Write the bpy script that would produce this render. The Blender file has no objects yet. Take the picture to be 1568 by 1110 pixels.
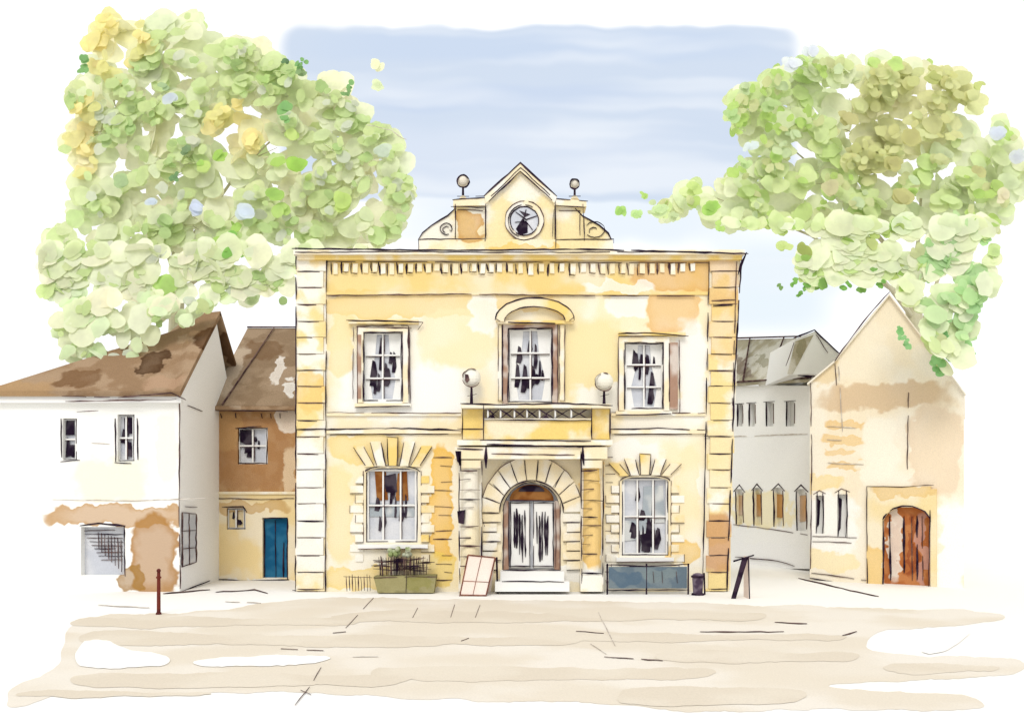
import bpy, math, random
from mathutils import Vector, noise
random.seed(7)
R = random.Random(11)
# ---------------------------------------------------------------- survey frame
F, D0, H, U0, V0 = 1352.0, 26.0, 2.79, 784.0, 760.0
EYE = Vector((0, -D0, H))
KA = 0.78
IW = .84

def lin(c):
    c /= 255.0
    return c/12.92 if c <= .04045 else ((c+.055)/1.055)**2.4
def alb(rgb, k=KA, cap=.85):
    return tuple(min(cap, lin(c)*k) for c in rgb) + (1,)
def raw(rgb, k=1.0):
    return tuple(lin(c)*k for c in rgb) + (1,)

class Wall:
    """vertical elevation plane through two plan points; off = distance in front of it"""
    def __init__(s, a, b):
        s.p = Vector((a[0], a[1], 0)); d = Vector((b[0]-a[0], b[1]-a[1], 0)).normalized()
        s.d = d; s.n = Vector((d.y, -d.x, 0))
        if s.n.y > 0: s.n = -s.n
    def at(s, u, v, off=0.0):
        r = Vector(((u-U0)/F, 1, -(v-V0)/F))
        q = s.p + s.n*off
        t = (q-EYE).dot(s.n)/r.dot(s.n)
        return EYE + r*t
class Ground:
    n = Vector((0, 0, 1))
    def at(s, u, v, off=0.0):
        r = Vector(((u-U0)/F, 1, -(v-V0)/F))
        return EYE + r*((off-H)/r.z)
def plan(u, d):
    return ((u-U0)*d/F, d-D0)
def pt(u, v, d): return Vector(((u-U0)*d/F, d-D0, H-(v-V0)*d/F))
G = Ground()

class Thing:
    def __init__(s, name): s.name = name; s.parts = {}
    def part(s, p): return s.parts.setdefault(p, ([], [], [], []))
    def poly(s, p, mat, vs, faces):
        V, Fa, Mi, Ms = s.part(p); b = len(V); V.extend(vs)
        if mat not in Ms: Ms.append(mat)
        m = Ms.index(mat)
        for f in faces: Fa.append([i+b for i in f]); Mi.append(m)
    def prism(s, p, mat, pts, back):
        n = len(pts); vs = list(pts)+[q+back for q in pts]
        fs = [list(range(n)), list(range(2*n-1, n-1, -1))]
        for i in range(n):
            j = (i+1) % n; fs.append([i, i+n, j+n, j])
        s.poly(p, mat, vs, fs)
    def slab(s, p, mat, pl, uv, o0, o1):
        s.prism(p, mat, [pl.at(u, v, o1) for u, v in uv], -pl.n*(o1-o0))
    def rect(s, p, mat, pl, u0, v0, u1, v1, o0, o1, j=0.0):
        q = [(u0, v0), (u1, v0), (u1, v1), (u0, v1)]
        if j: q = [(a+R.uniform(-j, j), b+R.uniform(-j, j)) for a, b in q]
        s.slab(p, mat, pl, q, o0, o1)
    def ink(s, p, mat, pl, pts, w=2.4, off=.03, jit=.7, step=11, dry=0.0, th=.025):
        w *= IW
        P = []
        for (a, b), (c, d) in zip(pts[:-1], pts[1:]):
            L = math.hypot(c-a, d-b); k = max(1, int(L/step))
            for i in range(k): P.append((a+(c-a)*i/k, b+(d-b)*i/k))
        P.append(pts[-1]); n = len(P)
        ph = R.uniform(0, 99)
        P = [(a+R.uniform(-jit, jit)*.7, b+R.uniform(-jit, jit)*.7) for a, b in P]
        runs, cur = [], []
        for i in range(n):
            cur.append(i)
            if dry and R.random() < dry and len(cur) > 2: runs.append(cur); cur = []
        if len(cur) > 1: runs.append(cur)
        for run in runs:
            vs, fs = [], []
            m = len(run)
            for kk, i in enumerate(run):
                a, b = P[i]; c0 = P[max(0, i-1)]; c1 = P[min(n-1, i+1)]
                dx, dy = c1[0]-c0[0], c1[1]-c0[1]; L = math.hypot(dx, dy) or 1
                nx, ny = -dy/L, dx/L
                ww = w*(.62+.8*noise.noise(Vector((i*.45, ph, 0)))+.1)*.5
                if kk in (0, m-1): ww *= .4
                ww = max(ww, .3)
                A = pl.at(a+nx*ww, b+ny*ww, off); B = pl.at(a-nx*ww, b-ny*ww, off)
                vs += [A, B, A-pl.n*th, B-pl.n*th]
            for k in range(m-1):
                q = k*4; r = q+4
                fs += [[q, q+1, r+1, r], [q, r, r+2, q+2], [q+1, q+3, r+3, r+1]]
            fs += [[0, 2, 3, 1], [4*m-4, 4*m-3, 4*m-1, 4*m-2]]
            s.poly(p, mat, vs, fs)
    def tube(s, p, mat, a, b, r0, r1, n=10, cap=True):
        a, b = Vector(a), Vector(b); ax = (b-a).normalized()
        x = ax.orthogonal().normalized(); y = ax.cross(x)
        vs = []
        for c, r in ((a, r0), (b, r1)):
            for i in range(n):
                t = 2*math.pi*i/n; vs.append(c+x*math.cos(t)*r+y*math.sin(t)*r)
        fs = [[i, (i+1) % n, n+(i+1) % n, n+i] for i in range(n)]
        if cap: fs += [list(range(n-1, -1, -1)), list(range(n, 2*n))]
        s.poly(p, mat, vs, fs)
    def ball(s, p, mat, c, r, n=16, sq=1.0):
        c = Vector(c); vs = [c+Vector((0, 0, r*sq))]; m = n//2
        for i in range(1, m):
            a = math.pi*i/m
            for j in range(n):
                b = 2*math.pi*j/n
                vs.append(c+Vector((r*math.sin(a)*math.cos(b), r*math.sin(a)*math.sin(b), r*math.cos(a)*sq)))
        vs.append(c-Vector((0, 0, r*sq))); fs = []
        for j in range(n): fs.append([0, 1+j, 1+(j+1) % n])
        for i in range(m-2):
            for j in range(n):
                q = 1+i*n; fs.append([q+j, q+n+j, q+n+(j+1) % n, q+(j+1) % n])
        q = 1+(m-2)*n
        for j in range(n): fs.append([q+j, len(vs)-1, q+(j+1) % n])
        s.poly(p, mat, vs, fs)
    def wall(s, p, mat, pl, u0, v0, u1, v1, holes, deep=.25):
        us = sorted({u0, u1, *[h[0] for h in holes], *[h[2] for h in holes]})
        vs_ = sorted({v0, v1, *[h[1] for h in holes], *[h[3] for h in holes]})
        for a, b in zip(us[:-1], us[1:]):
            for c, d in zip(vs_[:-1], vs_[1:]):
                mu, mv = (a+b)/2, (c+d)/2
                if any(h[0] < mu < h[2] and h[1] < mv < h[3] for h in holes): continue
                s.poly(p, mat, [pl.at(a, c), pl.at(b, c), pl.at(b, d), pl.at(a, d)], [[0, 1, 2, 3]])
        for h in holes:
            q = [(h[0], h[1]), (h[2], h[1]), (h[2], h[3]), (h[0], h[3])]
            f = [pl.at(a, b) for a, b in q]; bk = [x-pl.n*deep for x in f]
            s.poly(p, mat, f+bk, [[i, (i+1) % 4, 4+(i+1) % 4, 4+i] for i in range(4)])
    def done(s, single=False):
        e = None
        if not single:
            e = bpy.data.objects.new(s.name, None); bpy.context.collection.objects.link(e)
        for pn, (V, Fa, Mi, Ms) in s.parts.items():
            me = bpy.data.meshes.new(pn); me.from_pydata([tuple(v) for v in V], [], Fa)
            for m in Ms: me.materials.append(m)
            me.polygons.foreach_set("material_index", Mi); me.update()
            ob = bpy.data.objects.new(s.name if single else pn, me)
            bpy.context.collection.objects.link(ob)
            if e: ob.parent = e
        return e

# ---------------------------------------------------------------- materials
def new(nt, t, **k):
    n = nt.nodes.new(t)
    for a, b in k.items(): setattr(n, a, b)
    return n
def mixc(nt, fac, a, b, mode='MIX'):
    m = new(nt, 'ShaderNodeMix', data_type='RGBA', blend_type=mode)
    for sock, val in ((m.inputs[0], fac), (m.inputs[6], a), (m.inputs[7], b)):
        if hasattr(val, 'links'): nt.links.new(val, sock)
        else: sock.default_value = val
    return m.outputs[2]
def math_(nt, op, a, b=None, clamp=False):
    m = new(nt, 'ShaderNodeMath', operation=op); m.use_clamp = clamp
    for i, v in enumerate((a, b)):
        if v is None: continue
        if hasattr(v, 'links'): nt.links.new(v, m.inputs[i])
        else: m.inputs[i].default_value = v
    return m.outputs[0]
def vmath(nt, op, a, b=None):
    m = new(nt, 'ShaderNodeVectorMath', operation=op)
    for i, v in enumerate((a, b)):
        if v is None: continue
        if hasattr(v, 'links'): nt.links.new(v, m.inputs[i])
        else: m.inputs[i].default_value = v
    return m.outputs['Value'] if op == 'LENGTH' else m.outputs[0]
def noi(nt, vec, scale, detail=1, rough=.5):
    n = new(nt, 'ShaderNodeTexNoise'); n.inputs['Scale'].default_value = scale
    n.inputs['Detail'].default_value = detail; n.inputs['Roughness'].default_value = rough
    if vec is not None: nt.links.new(vec, n.inputs['Vector'])
    return n
def mrange(nt, v, a, b, c=0., d=1., smooth=True):
    m = new(nt, 'ShaderNodeMapRange', interpolation_type='SMOOTHSTEP' if smooth else 'LINEAR')
    nt.links.new(v, m.inputs[0])
    for i, x in enumerate((a, b, c, d)): m.inputs[i+1].default_value = x
    return m.outputs[0]
def washes(nt, vec, col, lst):
    for w_ in lst:
        c, r, rgb, st, soft = w_[:5]; sq = len(w_) > 5
        dv = vmath(nt, 'MULTIPLY', vmath(nt, 'SUBTRACT', vec, (c[0], 0, c[1])), (1/r[0], 0, 1/r[1]))
        d2 = vmath(nt, 'MULTIPLY', dv, dv)
        if sq: d2 = vmath(nt, 'MULTIPLY', d2, d2); d2 = vmath(nt, 'MULTIPLY', d2, d2)
        L = vmath(nt, 'LENGTH', d2)
        f = mrange(nt, L, 1.05, 1.05-soft)
        if soft < .45:
            p = mrange(nt, L, .3, 1.0, .74*st, st, False)
            f = math_(nt, 'MULTIPLY', f, p)
        else: f = math_(nt, 'MULTIPLY', f, st)
        col = mixc(nt, f, col, rgb)
    return col
def mat(name, rgb, pl=None, W=(), var=.25, light=(255, 253, 246), grain=.05, rough=.85, k=None, nscale=.55, cut=(.42, .62)):
    k = k or KA
    m = bpy.data.materials.new(name); m.use_nodes = True; nt = m.node_tree
    out = nt.nodes['Material Output']; nt.nodes.remove(nt.nodes['Principled BSDF'])
    bs = new(nt, 'ShaderNodeBsdfDiffuse'); nt.links.new(bs.outputs[0], out.inputs[0])
    if rough < .5:
        gl = new(nt, 'ShaderNodeBsdfGlossy'); gl.inputs['Roughness'].default_value = .2
        mx = new(nt, 'ShaderNodeMixShader'); mx.inputs[0].default_value = .06
        nt.links.new(bs.outputs[0], mx.inputs[1]); nt.links.new(gl.outputs[0], mx.inputs[2]); nt.links.new(mx.outputs[0], out.inputs[0])
    pos = new(nt, 'ShaderNodeNewGeometry').outputs['Position']
    pd = pos
    if W or var > .5:
        nz = noi(nt, pos, 1.7, 2.5, .6)
        dis = vmath(nt, 'MULTIPLY', vmath(nt, 'SUBTRACT', nz.outputs['Color'], (.5, .5, .5)), (.85, .85, .85))
        pd = vmath(nt, 'ADD', pos, dis)
    n1 = noi(nt, pd, nscale, 1)
    f = mrange(nt, n1.outputs['Fac'], cut[0], cut[1], 0, var)
    col = mixc(nt, f, alb(rgb, k), alb(light, k))
    lst = []
    for (u, v, ru, rv, c, st, soft) in W:
        P = pl.at(u, v); Q = pl.at(u+1, v); sc = abs(Q.x-P.x)
        sz = abs(pl.at(u, v+1).z-P.z)
        lst.append(((P.x, P.z), (ru*sc, rv*sz), alb(c, k), st, soft))
    col = washes(nt, pd, col, lst)
    if grain:
        g = noi(nt, pos, 34, 1.5, .7)
        gf = mrange(nt, g.outputs['Fac'], .3, .7, 1-grain*1.7, 1+grain, False)
        mm = new(nt, 'ShaderNodeVectorMath', operation='SCALE'); nt.links.new(col, mm.inputs[0]); nt.links.new(gf, mm.inputs[3]); col = mm.outputs[0]
    nt.links.new(col, bs.inputs['Color'])
    return m

WH = (255, 254, 250)
PF = Wall((-5, 0), (5, 0))
stone = mat('ochre_stone', (254, 240, 204), PF, [
    (620, 468, 140, 20, (245, 214, 142), .9, .3), (700, 520, 60, 50, (253, 236, 192), .8, .4),
    (905, 560, 50, 80, (249, 231, 176), .9, .5), (1030, 480, 42, 34, (236, 194, 130), .95, .25),
    (800, 462, 60, 12, (247, 216, 146), .8, .4),
    (960, 470, 30, 20, WH, .9, .4), (620, 600, 120, 48, WH, 1, .6), (742, 480, 24, 30, WH, .9, .4), (1060, 570, 22, 90, WH, .8, .5), (930, 610, 60, 24, WH, .8, .5),
    (522, 530, 20, 50, (250, 227, 164), .8, .4), (560, 685, 62, 22, (248, 221, 144), .9, .3),
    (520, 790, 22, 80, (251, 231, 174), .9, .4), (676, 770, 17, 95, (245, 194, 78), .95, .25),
    (676, 870, 22, 26, (249, 217, 112), .9, .3), (630, 860, 40, 18, (251, 230, 170), .8, .4),
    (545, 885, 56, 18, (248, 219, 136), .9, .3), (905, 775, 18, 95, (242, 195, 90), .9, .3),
    (1055, 740, 18, 60, (253, 236, 192), .8, .4), (1045, 845, 28, 20, (249, 208, 116), .9, .3),
    (970, 690, 50, 18, WH, .8, .5), (870, 882, 60, 14, WH, 1, .4)], var=.65)
frieze = mat('frieze_stone', (245, 217, 144), PF, [
    (1040, 415, 75, 30, (228, 180, 108), .9, .3), (720, 405, 60, 14, (251, 232, 184), .9, .4),
    (950, 440, 60, 8, WH, .8, .4), (560, 425, 60, 20, (249, 226, 164), .8, .4)], var=.5)
quoin_m = mat('quoin_stone', (249, 225, 160), PF, [
    (1110, 500, 30, 60, (244, 208, 138), .9, .4), (1095, 830, 30, 50, (212, 164, 116), .9, .5),
    (475, 780, 34, 120, WH, .85, .6), (1105, 430, 30, 40, (232, 192, 132), .8, .4), (475, 600, 22, 34, (246, 208, 126), .9, .4), (1100, 700, 24, 60, (252, 234, 188), .8, .5)], var=.85, nscale=1.1)
trim = mat('pale_stone_trim', (253, 238, 202), var=.85, nscale=1.2)
yell = mat('warm_balcony_stone', (249, 219, 136), var=.55, nscale=1.0)
pedi = mat('pediment_stone', (250, 232, 180), PF, [(718, 340, 20, 24, (216, 168, 98), .95, .2), (800, 378, 60, 8, (245, 206, 112), .9, .4)], var=.75, nscale=.9)
ink = mat('dark_ink', (40, 28, 46), var=.35, light=(100, 80, 94), grain=.2, nscale=4)  # ink colour: drawn outlines as raised strips, also posts, stems and rails
inkw = mat('warm_ink', (80, 58, 62), var=.5, light=(142, 116, 108), grain=.2, nscale=4)  # warmer ink for drawn pen strokes: outlines, joints and hatching
faint = mat('pale_ink', (196, 184, 172), var=.5, grain=0, nscale=4)  # faint ink and pencil strokes, drawn as thin strips
white = mat('white_paint', (252, 252, 250), var=.2, grain=.02)
pane = mat('window_glass', (206, 210, 220), var=.5, light=(244, 244, 246), nscale=1.6, rough=.35)
dark = mat('painted_window_dark', (40, 30, 46), var=.4, light=(112, 104, 112), nscale=3)  # flat dark colour painting reflections and dim interior in windows
brownp = mat('brown_blind', (138, 84, 42), var=.5, light=(186, 136, 82), nscale=3)
greyp = mat('grey_glass', (168, 178, 186), var=.5, nscale=2, rough=.4)
plum = mat('plum_frame', (176, 142, 122), var=.5, nscale=2)

# ---------------------------------------------------------------- helpers on elevation
def arc(cu, cv, ru, rv, a0, a1, n=14):
    return [(cu+ru*math.cos(math.radians(a0+(a1-a0)*i/n)), cv-rv*math.sin(math.radians(a0+(a1-a0)*i/n))) for i in range(n+1)]
def box_ink(o, pl, u0, v0, u1, v1, w=2.4, off=.03, part='edge_lines', m=None, ex=3, dry=.04):
    m = m or ink
    e = lambda: R.uniform(0, ex)
    o.ink(part, m, pl, [(u0-e(), v0), (u1+e(), v0)], w, off, dry=dry)
    o.ink(part, m, pl, [(u1, v0-e()), (u1, v1+e())], w, off, dry=dry)
    o.ink(part, m, pl, [(u1+e(), v1), (u0-e(), v1)], w, off, dry=dry)
    o.ink(part, m, pl, [(u0, v1+e()), (u0, v0-e())], w, off, dry=dry)
def sash(o, pl, u0, v0, u1, v1, cols=2, rows=2, curtain=True, slashes=6, base=None, w=1.8):
    """sash window set in its reveal: glass, curtains, gaps, frame and bars"""
    o.rect('window_glass', base or pane, pl, u0-3, v0-3, u1+3, v1+3, -.26, -.22)
    W, Hh = u1-u0, v1-v0
    if curtain:
        for sgn, b in ((1, u0+3), (-1, u1-3)):
            o.slab('curtains', white, pl, [(b, v0+3), (b+sgn*W*.3, v0+4), (b+sgn*W*.26, v0+Hh*.35), (b+sgn*W*.12, v0+Hh*.68), (b+sgn*W*.2, v1-3), (b, v1-3)], -.215, -.19)
    for i in range(slashes):  # dark slashes laid over the pale glass as painted reflections
        c = u0+W*(.2+.6*(i+.5)/slashes)+R.uniform(-2, 2); a = v0+Hh*R.uniform(.06, .68); h = Hh*R.uniform(.14, .38); ww = R.uniform(2, 6)
        b = min(a+h, v1-4)
        o.slab('painted_dark_slashes', dark, pl, [(c-ww*.3, a), (c+ww*.5, a+h*.1), (c+ww, b-h*.3), (c+ww*.4, b), (c-ww, b-1), (c-ww*.6, a+h*.4)], -.19, -.172-R.uniform(0, .006))
    fw = max(3, W*.06)
    for q in ((u0, v0, u0+fw, v1), (u1-fw, v0, u1, v1), (u0+fw, v0, u1-fw, v0+fw), (u0+fw, v1-fw, u1-fw, v1)):
        o.rect('window_frames', white, pl, *q, -.2, -.12)
    for i in range(1, cols):
        x = u0+W*i/cols; o.rect('glazing_bars', white, pl, x-1.2, v0+fw, x+1.2, v1-fw, -.2, -.14)
        o.ink('bar_lines', inkw, pl, [(x+2, v0+fw), (x+2, v1-fw)], w*.8, -.135, dry=.2)
    for i in range(1, rows):
        y = v0+Hh*i/rows; o.rect('glazing_bars', white, pl, u0+fw, y-1.2, u1-fw, y+1.2, -.2, -.137)
        o.ink('bar_lines', inkw, pl, [(u0+fw, y+2), (u1-fw, y+2)], w*.8, -.13, dry=.2)
    box_ink(o, pl, u0+1.5, v0+1.5, u1-1.5, v1-1.5, w, -.1, 'bar_lines', dry=.1)

# ================================================================= TOWN HALL
T = Thing('town_hall')
T.rect('body', trim, Wall((-5, .32), (5, .32)), 455, 392, 1119, 905, -8, 0)
holes = [(556, 508, 616, 614), (778, 502, 846, 616), (956, 524, 1016, 626),
         (560, 716, 640, 830), (952, 730, 1024, 850), (770, 738, 858, 872)]
T.wall('walls', stone, PF, 500, 450, 1086, 905, holes)
T.wall('frieze', frieze, PF, 500, 396, 1086, 450, [])
v = 390; i = 0
while v < 902:
    h = 25.6+R.uniform(-2, 2); b = min(v+h, 905)
    T.rect('quoins', quoin_m, PF, 453+R.uniform(-1, 1), v, 499-(i % 2)*4, b-1.0, 0, .05)
    rr = 1133-(v-390)*.034
    T.rect('quoins', quoin_m, PF, 1087-(v-390)*.012+(i % 2)*4, v, rr+R.uniform(-1, 1), b-1.0, 0, .05)
    T.ink('joint_lines', inkw if i % 3 else ink, PF, [(454+R.uniform(0, 3), b), (490+R.uniform(-8, 6), b+R.uniform(-1, 1))], 2.6, .065, dry=.15)
    T.ink('joint_lines', ink if i % 2 else inkw, PF, [(1088+R.uniform(-3, 5), b), (rr-R.uniform(2, 9), b+R.uniform(-1, 1))], 2.6, .065, dry=.15)
    v += h; i += 1
T.rect('quoin_backing', trim, PF, 455, 392, 500, 905, -.3, -.003)
T.slab('quoin_backing', trim, PF, [(1086, 392), (1131, 392), (1114, 905), (1086, 905)], -.3, -.003)
T.ink('edge_lines', ink, PF, [(453, 378), (453, 560), (452, 905)], 2.6, .08, dry=.07)
T.ink('edge_lines', ink, PF, [(500, 390), (499, 560), (498, 905)], 2.4, .08, dry=.08)
T.ink('edge_lines', ink, PF, [(1086, 400), (1082, 600), (1076, 905)], 2.2, .08, dry=.1)
T.ink('edge_lines', ink, PF, [(1136, 392), (1126, 560), (1113, 905)], 3.2, .08, dry=.06)
T.ink('edge_lines', inkw, PF, [(1128, 400), (1122, 620)], 1.8, .08, dry=.1)
# cornice
T.rect('cornice', trim, PF, 449, 382, 1141, 389, -8, .30)
T.rect('cornice', yell, PF, 455, 389, 1136, 397, -.2, .18)
T.ink('edge_lines', ink, PF, [(447, 380), (700, 383), (900, 381), (1146, 388)], 3.4, .32, dry=.02)
T.ink('edge_lines', ink, PF, [(452, 386), (640, 385), (800, 386), (1090, 385)], 1.8, .32, dry=.1)
T.ink('edge_lines', ink, PF, [(1143, 386), (1135, 405), (1130, 420)], 5, .2, dry=0)
T.ink('edge_lines', inkw, PF, [(500, 400), (1085, 402)], 1.6, .02, dry=.12)
u = 507
while u < 1066:
    h = R.uniform(11, 17); m = ink if u < 900 else inkw
    T.rect('dentils', trim, PF, u+3, 403, u+10, 403+h, 0, .05, .7)
    T.ink('dentil_lines', m, PF, [(u+R.uniform(-1, 1), 402+R.uniform(-1, 2)), (u+R.uniform(-1, 2), 404+h+R.uniform(-2, 3))], R.uniform(2.4, 5), .03, step=5)
    if R.random() < .45: T.ink('dentil_lines', m, PF, [(u, 404+h), (u+9, 405+h)], 2, .07, step=5)
    u += R.uniform(12.5, 17)
T.rect('architrave', frieze, PF, 500, 446, 1084, 451, 0, .05)
T.ink('edge_lines', inkw, PF, [(499, 452), (700, 450), (900, 452), (1064, 453)], 2.2, .07, dry=.08)
T.ink('edge_lines', inkw, PF, [(1090, 460), (1126, 458)], 3, .08)
T.ink('edge_lines', ink, PF, [(1092, 468), (1122, 467)], 2.6, .08)
for (a, b) in ((500, 706), (936, 1080)):
    T.rect('string_course', trim, PF, a, 632, b, 636, 0, .07)
    T.ink('edge_lines', inkw, PF, [(a, 631), (b, 632)], 2, .09, dry=.15)
    T.rect('string_course', trim, PF, a, 657, b, 663, 0, .09)
    T.ink('edge_lines', ink, PF, [(a-4, 657), ((a+b)/2, 655), (b, 658)], 3.2, .11, dry=.03)
    T.ink('edge_lines', inkw, PF, [(a+5, 665), (b-20, 664)], 1.8, .03, dry=.1)
T.ink('edge_lines', ink, PF, [(454, 657), (500, 656)], 3.4, .08); T.ink('edge_lines', ink, PF, [(1078, 667), (1118, 668)], 3, .08)
T.ink('edge_lines', ink, PF, [(448, 903), (520, 908), (640, 906), (700, 909)], 3.2, .04, dry=.02)
T.ink('edge_lines', ink, PF, [(880, 906), (1000, 907), (1078, 912)], 3.4, .06, dry=.03)

# parapet gable
PP = Wall((-5, .25), (5, .25))
def ped(uv, o1, o0=-.45, m=pedi): T.slab('parapet', m, PP, uv, o0, o1)
ped([(641, 366), (938, 366), (940, 384), (640, 384)], .12)
ped([(744, 366), (744, 312), (797, 262), (849, 312), (849, 366)], .06)
ped([(698, 366), (698, 316), (743, 316), (743, 366)], .0); ped([(850, 366), (850, 316), (892, 316), (892, 366)], .0)
T.slab('parapet_caps', trim, PP, [(694, 306), (746, 303), (746, 314), (694, 315)], -.5, .12)
T.slab('parapet_caps', trim, PP, [(848, 303), (898, 307), (898, 316), (848, 314)], -.5, .12)
T.slab('gable_coping', trim, PP, [(797, 250), (742, 300), (744, 311), (797, 262), (849, 311), (853, 300)], -.5, .16)
scL = [(641, 366), (647, 356), (660, 345), (674, 336), (686, 330), (697, 318), (697, 366)]
ped(scL, -.02); ped([(1590-a-12, b) for a, b in scL][::-1], -.02)
I = lambda pts, w=2.3, off=.14, m=None, d=.06, part='edge_lines': T.ink(part, m or ink, PP, pts, w, off, dry=d)
I([(740, 300), (797, 249), (853, 300)], 3.6, .18, d=0); I([(748, 308), (797, 262), (846, 306)], 2.6, .18); I([(752, 300), (797, 256), (842, 298)], 1.6, .18)
I([(744, 312), (743, 380)], 2.6); I([(850, 308), (851, 380)], 2.6); I([(848, 320), (846, 362)], 1.4)
I([(697, 312), (697, 364)], 2.6); I([(893, 312), (895, 368)], 2.4); I([(693, 305), (745, 302)], 2.4); I([(848, 303), (900, 308)], 2.4)
I([(690, 316), (744, 317)], 2); I([(850, 314), (896, 317)], 2); I([(728, 300), (742, 300)], 2.5, .14)
I(scL[:-1], 2.8, .02); I([(1578-a, b) for a, b in scL[:-1]], 2.6, .02)
I(arc(683, 350, 9, 9, 300, -30, 12)+arc(683, 351, 5, 5, 0, 250, 6), 1.8, .02); I(arc(911, 351, 15, 12, 150, -140, 12)+arc(909, 354, 7, 6, 200, 40, 6), 1.8, .02)
I([(640, 366), (742, 365)], 2.2); I([(641, 383), (641, 366)], 2.4); I([(852, 366), (940, 366), (940, 372)], 2.2, .14); I([(700, 320), (740, 322)], 1.4, .03, inkw); I([(856, 322), (888, 322), (888, 360)], 1.4, .03, inkw)
rng = arc(803, 337, 30, 30, 0, 360, 28)
T.slab('oculus_ring', trim, PP, rng[:-1], .0, .1)
T.slab('oculus_glass', pane, PP, arc(803, 338, 21, 21, 0, 360, 24)[:-1], .1, .12)
I(rng, 2.0, .12, inkw, .12); I(arc(803, 338, 22, 22, -20, 330, 22), 2.6, .14, d=.08); I(arc(803, 338, 25, 25, 60, 250, 14), 1.6, .14)
for q in ([(790, 324), (806, 336), (822, 330)], [(806, 320), (800, 345)], [(788, 340), (806, 338)], [(806, 338), (816, 352)]): I(q, 3.4, .15, d=0)
T.slab('oculus_glass', dark, PP, [(800, 334), (808, 342), (808, 356), (796, 360), (790, 350)], .12, .135)
T.slab('oculus_glass', dark, PP, [(795, 322), (812, 328), (804, 332)], .12, .135)
fin_m = mat('finial_stone', (240, 232, 216), var=.5)
for (bu, bv, r, bot) in ((709, 277, 9.5, 306), (880, 281, 7.5, 306)):
    c = PP.at(bu, bv, -.15); s_ = r/52
    T.ball('finial_balls', fin_m, c, s_, 18)
    T.tube('finial_stems', ink, PP.at(bu, bv+r, -.15), PP.at(bu, bot, -.15), .03, .04)
    T.tube('finial_stems', trim, PP.at(bu, bot-6, -.15), PP.at(bu, bot, -.15), .06, .14)
    T.ink('edge_lines', ink, PP, arc(bu, bv, r, r, 20, 375, 18), 2.8, .02, th=.05)
    T.ink('edge_lines', ink, PP, [(bu-9, 300), (bu+9, 300)], 2.6, .02)

def architrave(u0, v0, u1, v1, t=9, pl=PF, m=trim, sill=True):
    for q in ((u0-t, v0-t, u0, v1+2), (u1, v0-t, u1+t, v1+2), (u0, v0-t, u1, v0)):
        T.rect('architraves', m, pl, *q, 0, .06)
    T.ink('edge_lines', inkw, pl, [(u0-t, v1+4), (u0-t, v0-t), (u1+t, v0-t-1), (u1+t, v1)], 2.2, .08, dry=.1)
    T.ink('edge_lines', ink, pl, [(u0, v1), (u0, v0), (u1, v0), (u1, v1)], 2.4, .08, dry=.08)
    if sill:
        T.rect('sills', trim, pl, u0-t-4, v1+3, u1+t+4, v1+8, 0, .12)
        T.ink('edge_lines', ink, pl, [(u0-t-4, v1+9), (u1+t+3, v1+7)], 2.8, .14)
for (a, b, c, d) in ((556, 508, 616, 614), (956, 524, 1016, 626)):
    sash(T, PF, a, b, c, d, 2, 3, slashes=11, w=2.0); architrave(a, b, c, d)
T.rect('hoods', yell, PF, 533, 489, 640, 495, 0, .16); T.ink('edge_lines', ink, PF, [(530, 490), (600, 491), (648, 493)], 2.8, .18); T.ink('edge_lines', inkw, PF, [(545, 500), (630, 502)], 2, .08)
T.ink('edge_lines', inkw, PF, [(648, 493), (640, 505)], 2, .1)
T.ink('edge_lines', inkw, PF, [(626, 500), (628, 618)], 2.2, .08, dry=.1); T.ink('edge_lines', inkw, PF, [(541, 500), (540, 610)], 1.8, .08, dry=.1)
T.rect('hoods', yell, PF, 948, 508, 1050, 513, 0, .16); T.ink('edge_lines', ink, PF, [(946, 510), (1000, 509), (1054, 514)], 2.6, .18)
T.rect('shutter', plum, PF, 1026, 524, 1038, 626, 0, .08); T.ink('edge_lines', inkw, PF, [(1040, 520), (1041, 632)], 2.4, .1)
T.rect('shutter', plum, PF, 547, 512, 553, 610, .06, .075)
sash(T, PF, 778, 502, 846, 616, 2, 3, slashes=12, w=2.0); architrave(778, 502, 846, 616, 8, m=plum, sill=False)
T.slab('segmental_pediment', yell, PF, arc(819, 490, 60, 34, 180, 0, 20)+arc(819, 492, 47, 23, 0, 180, 20), 0, .26)
T.slab('segmental_pediment', stone, PF, arc(819, 492, 46, 22, 180, 0, 20), 0, .06)
T.rect('segmental_pediment', yell, PF, 762, 490, 878, 495, 0, .2)
T.ink('edge_lines', ink, PF, arc(819, 490, 61, 35, 180, 0, 20), 2.8, .28); T.ink('edge_lines', ink, PF, arc(819, 492, 47, 23, 178, 4, 18), 2.2, .28, dry=.05)
T.ink('edge_lines', ink, PF, [(778, 493), (850, 495)], 5, .22, dry=0)
T.ink('edge_lines', ink, PF, [(760, 488), (766, 492)], 3, .28); T.ink('edge_lines', inkw, PF, [(872, 490), (880, 484)], 3, .28)
T.rect('window_pilasters', trim, PF, 762, 497, 768, 612, 0, .08); T.rect('window_pilasters', trim, PF, 857, 497, 864, 612, 0, .08)
for x in (763, 769, 857, 865): T.ink('edge_lines', inkw if x != 769 else ink, PF, [(x, 498), (x, 614)], 2, .1, dry=.12)
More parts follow.
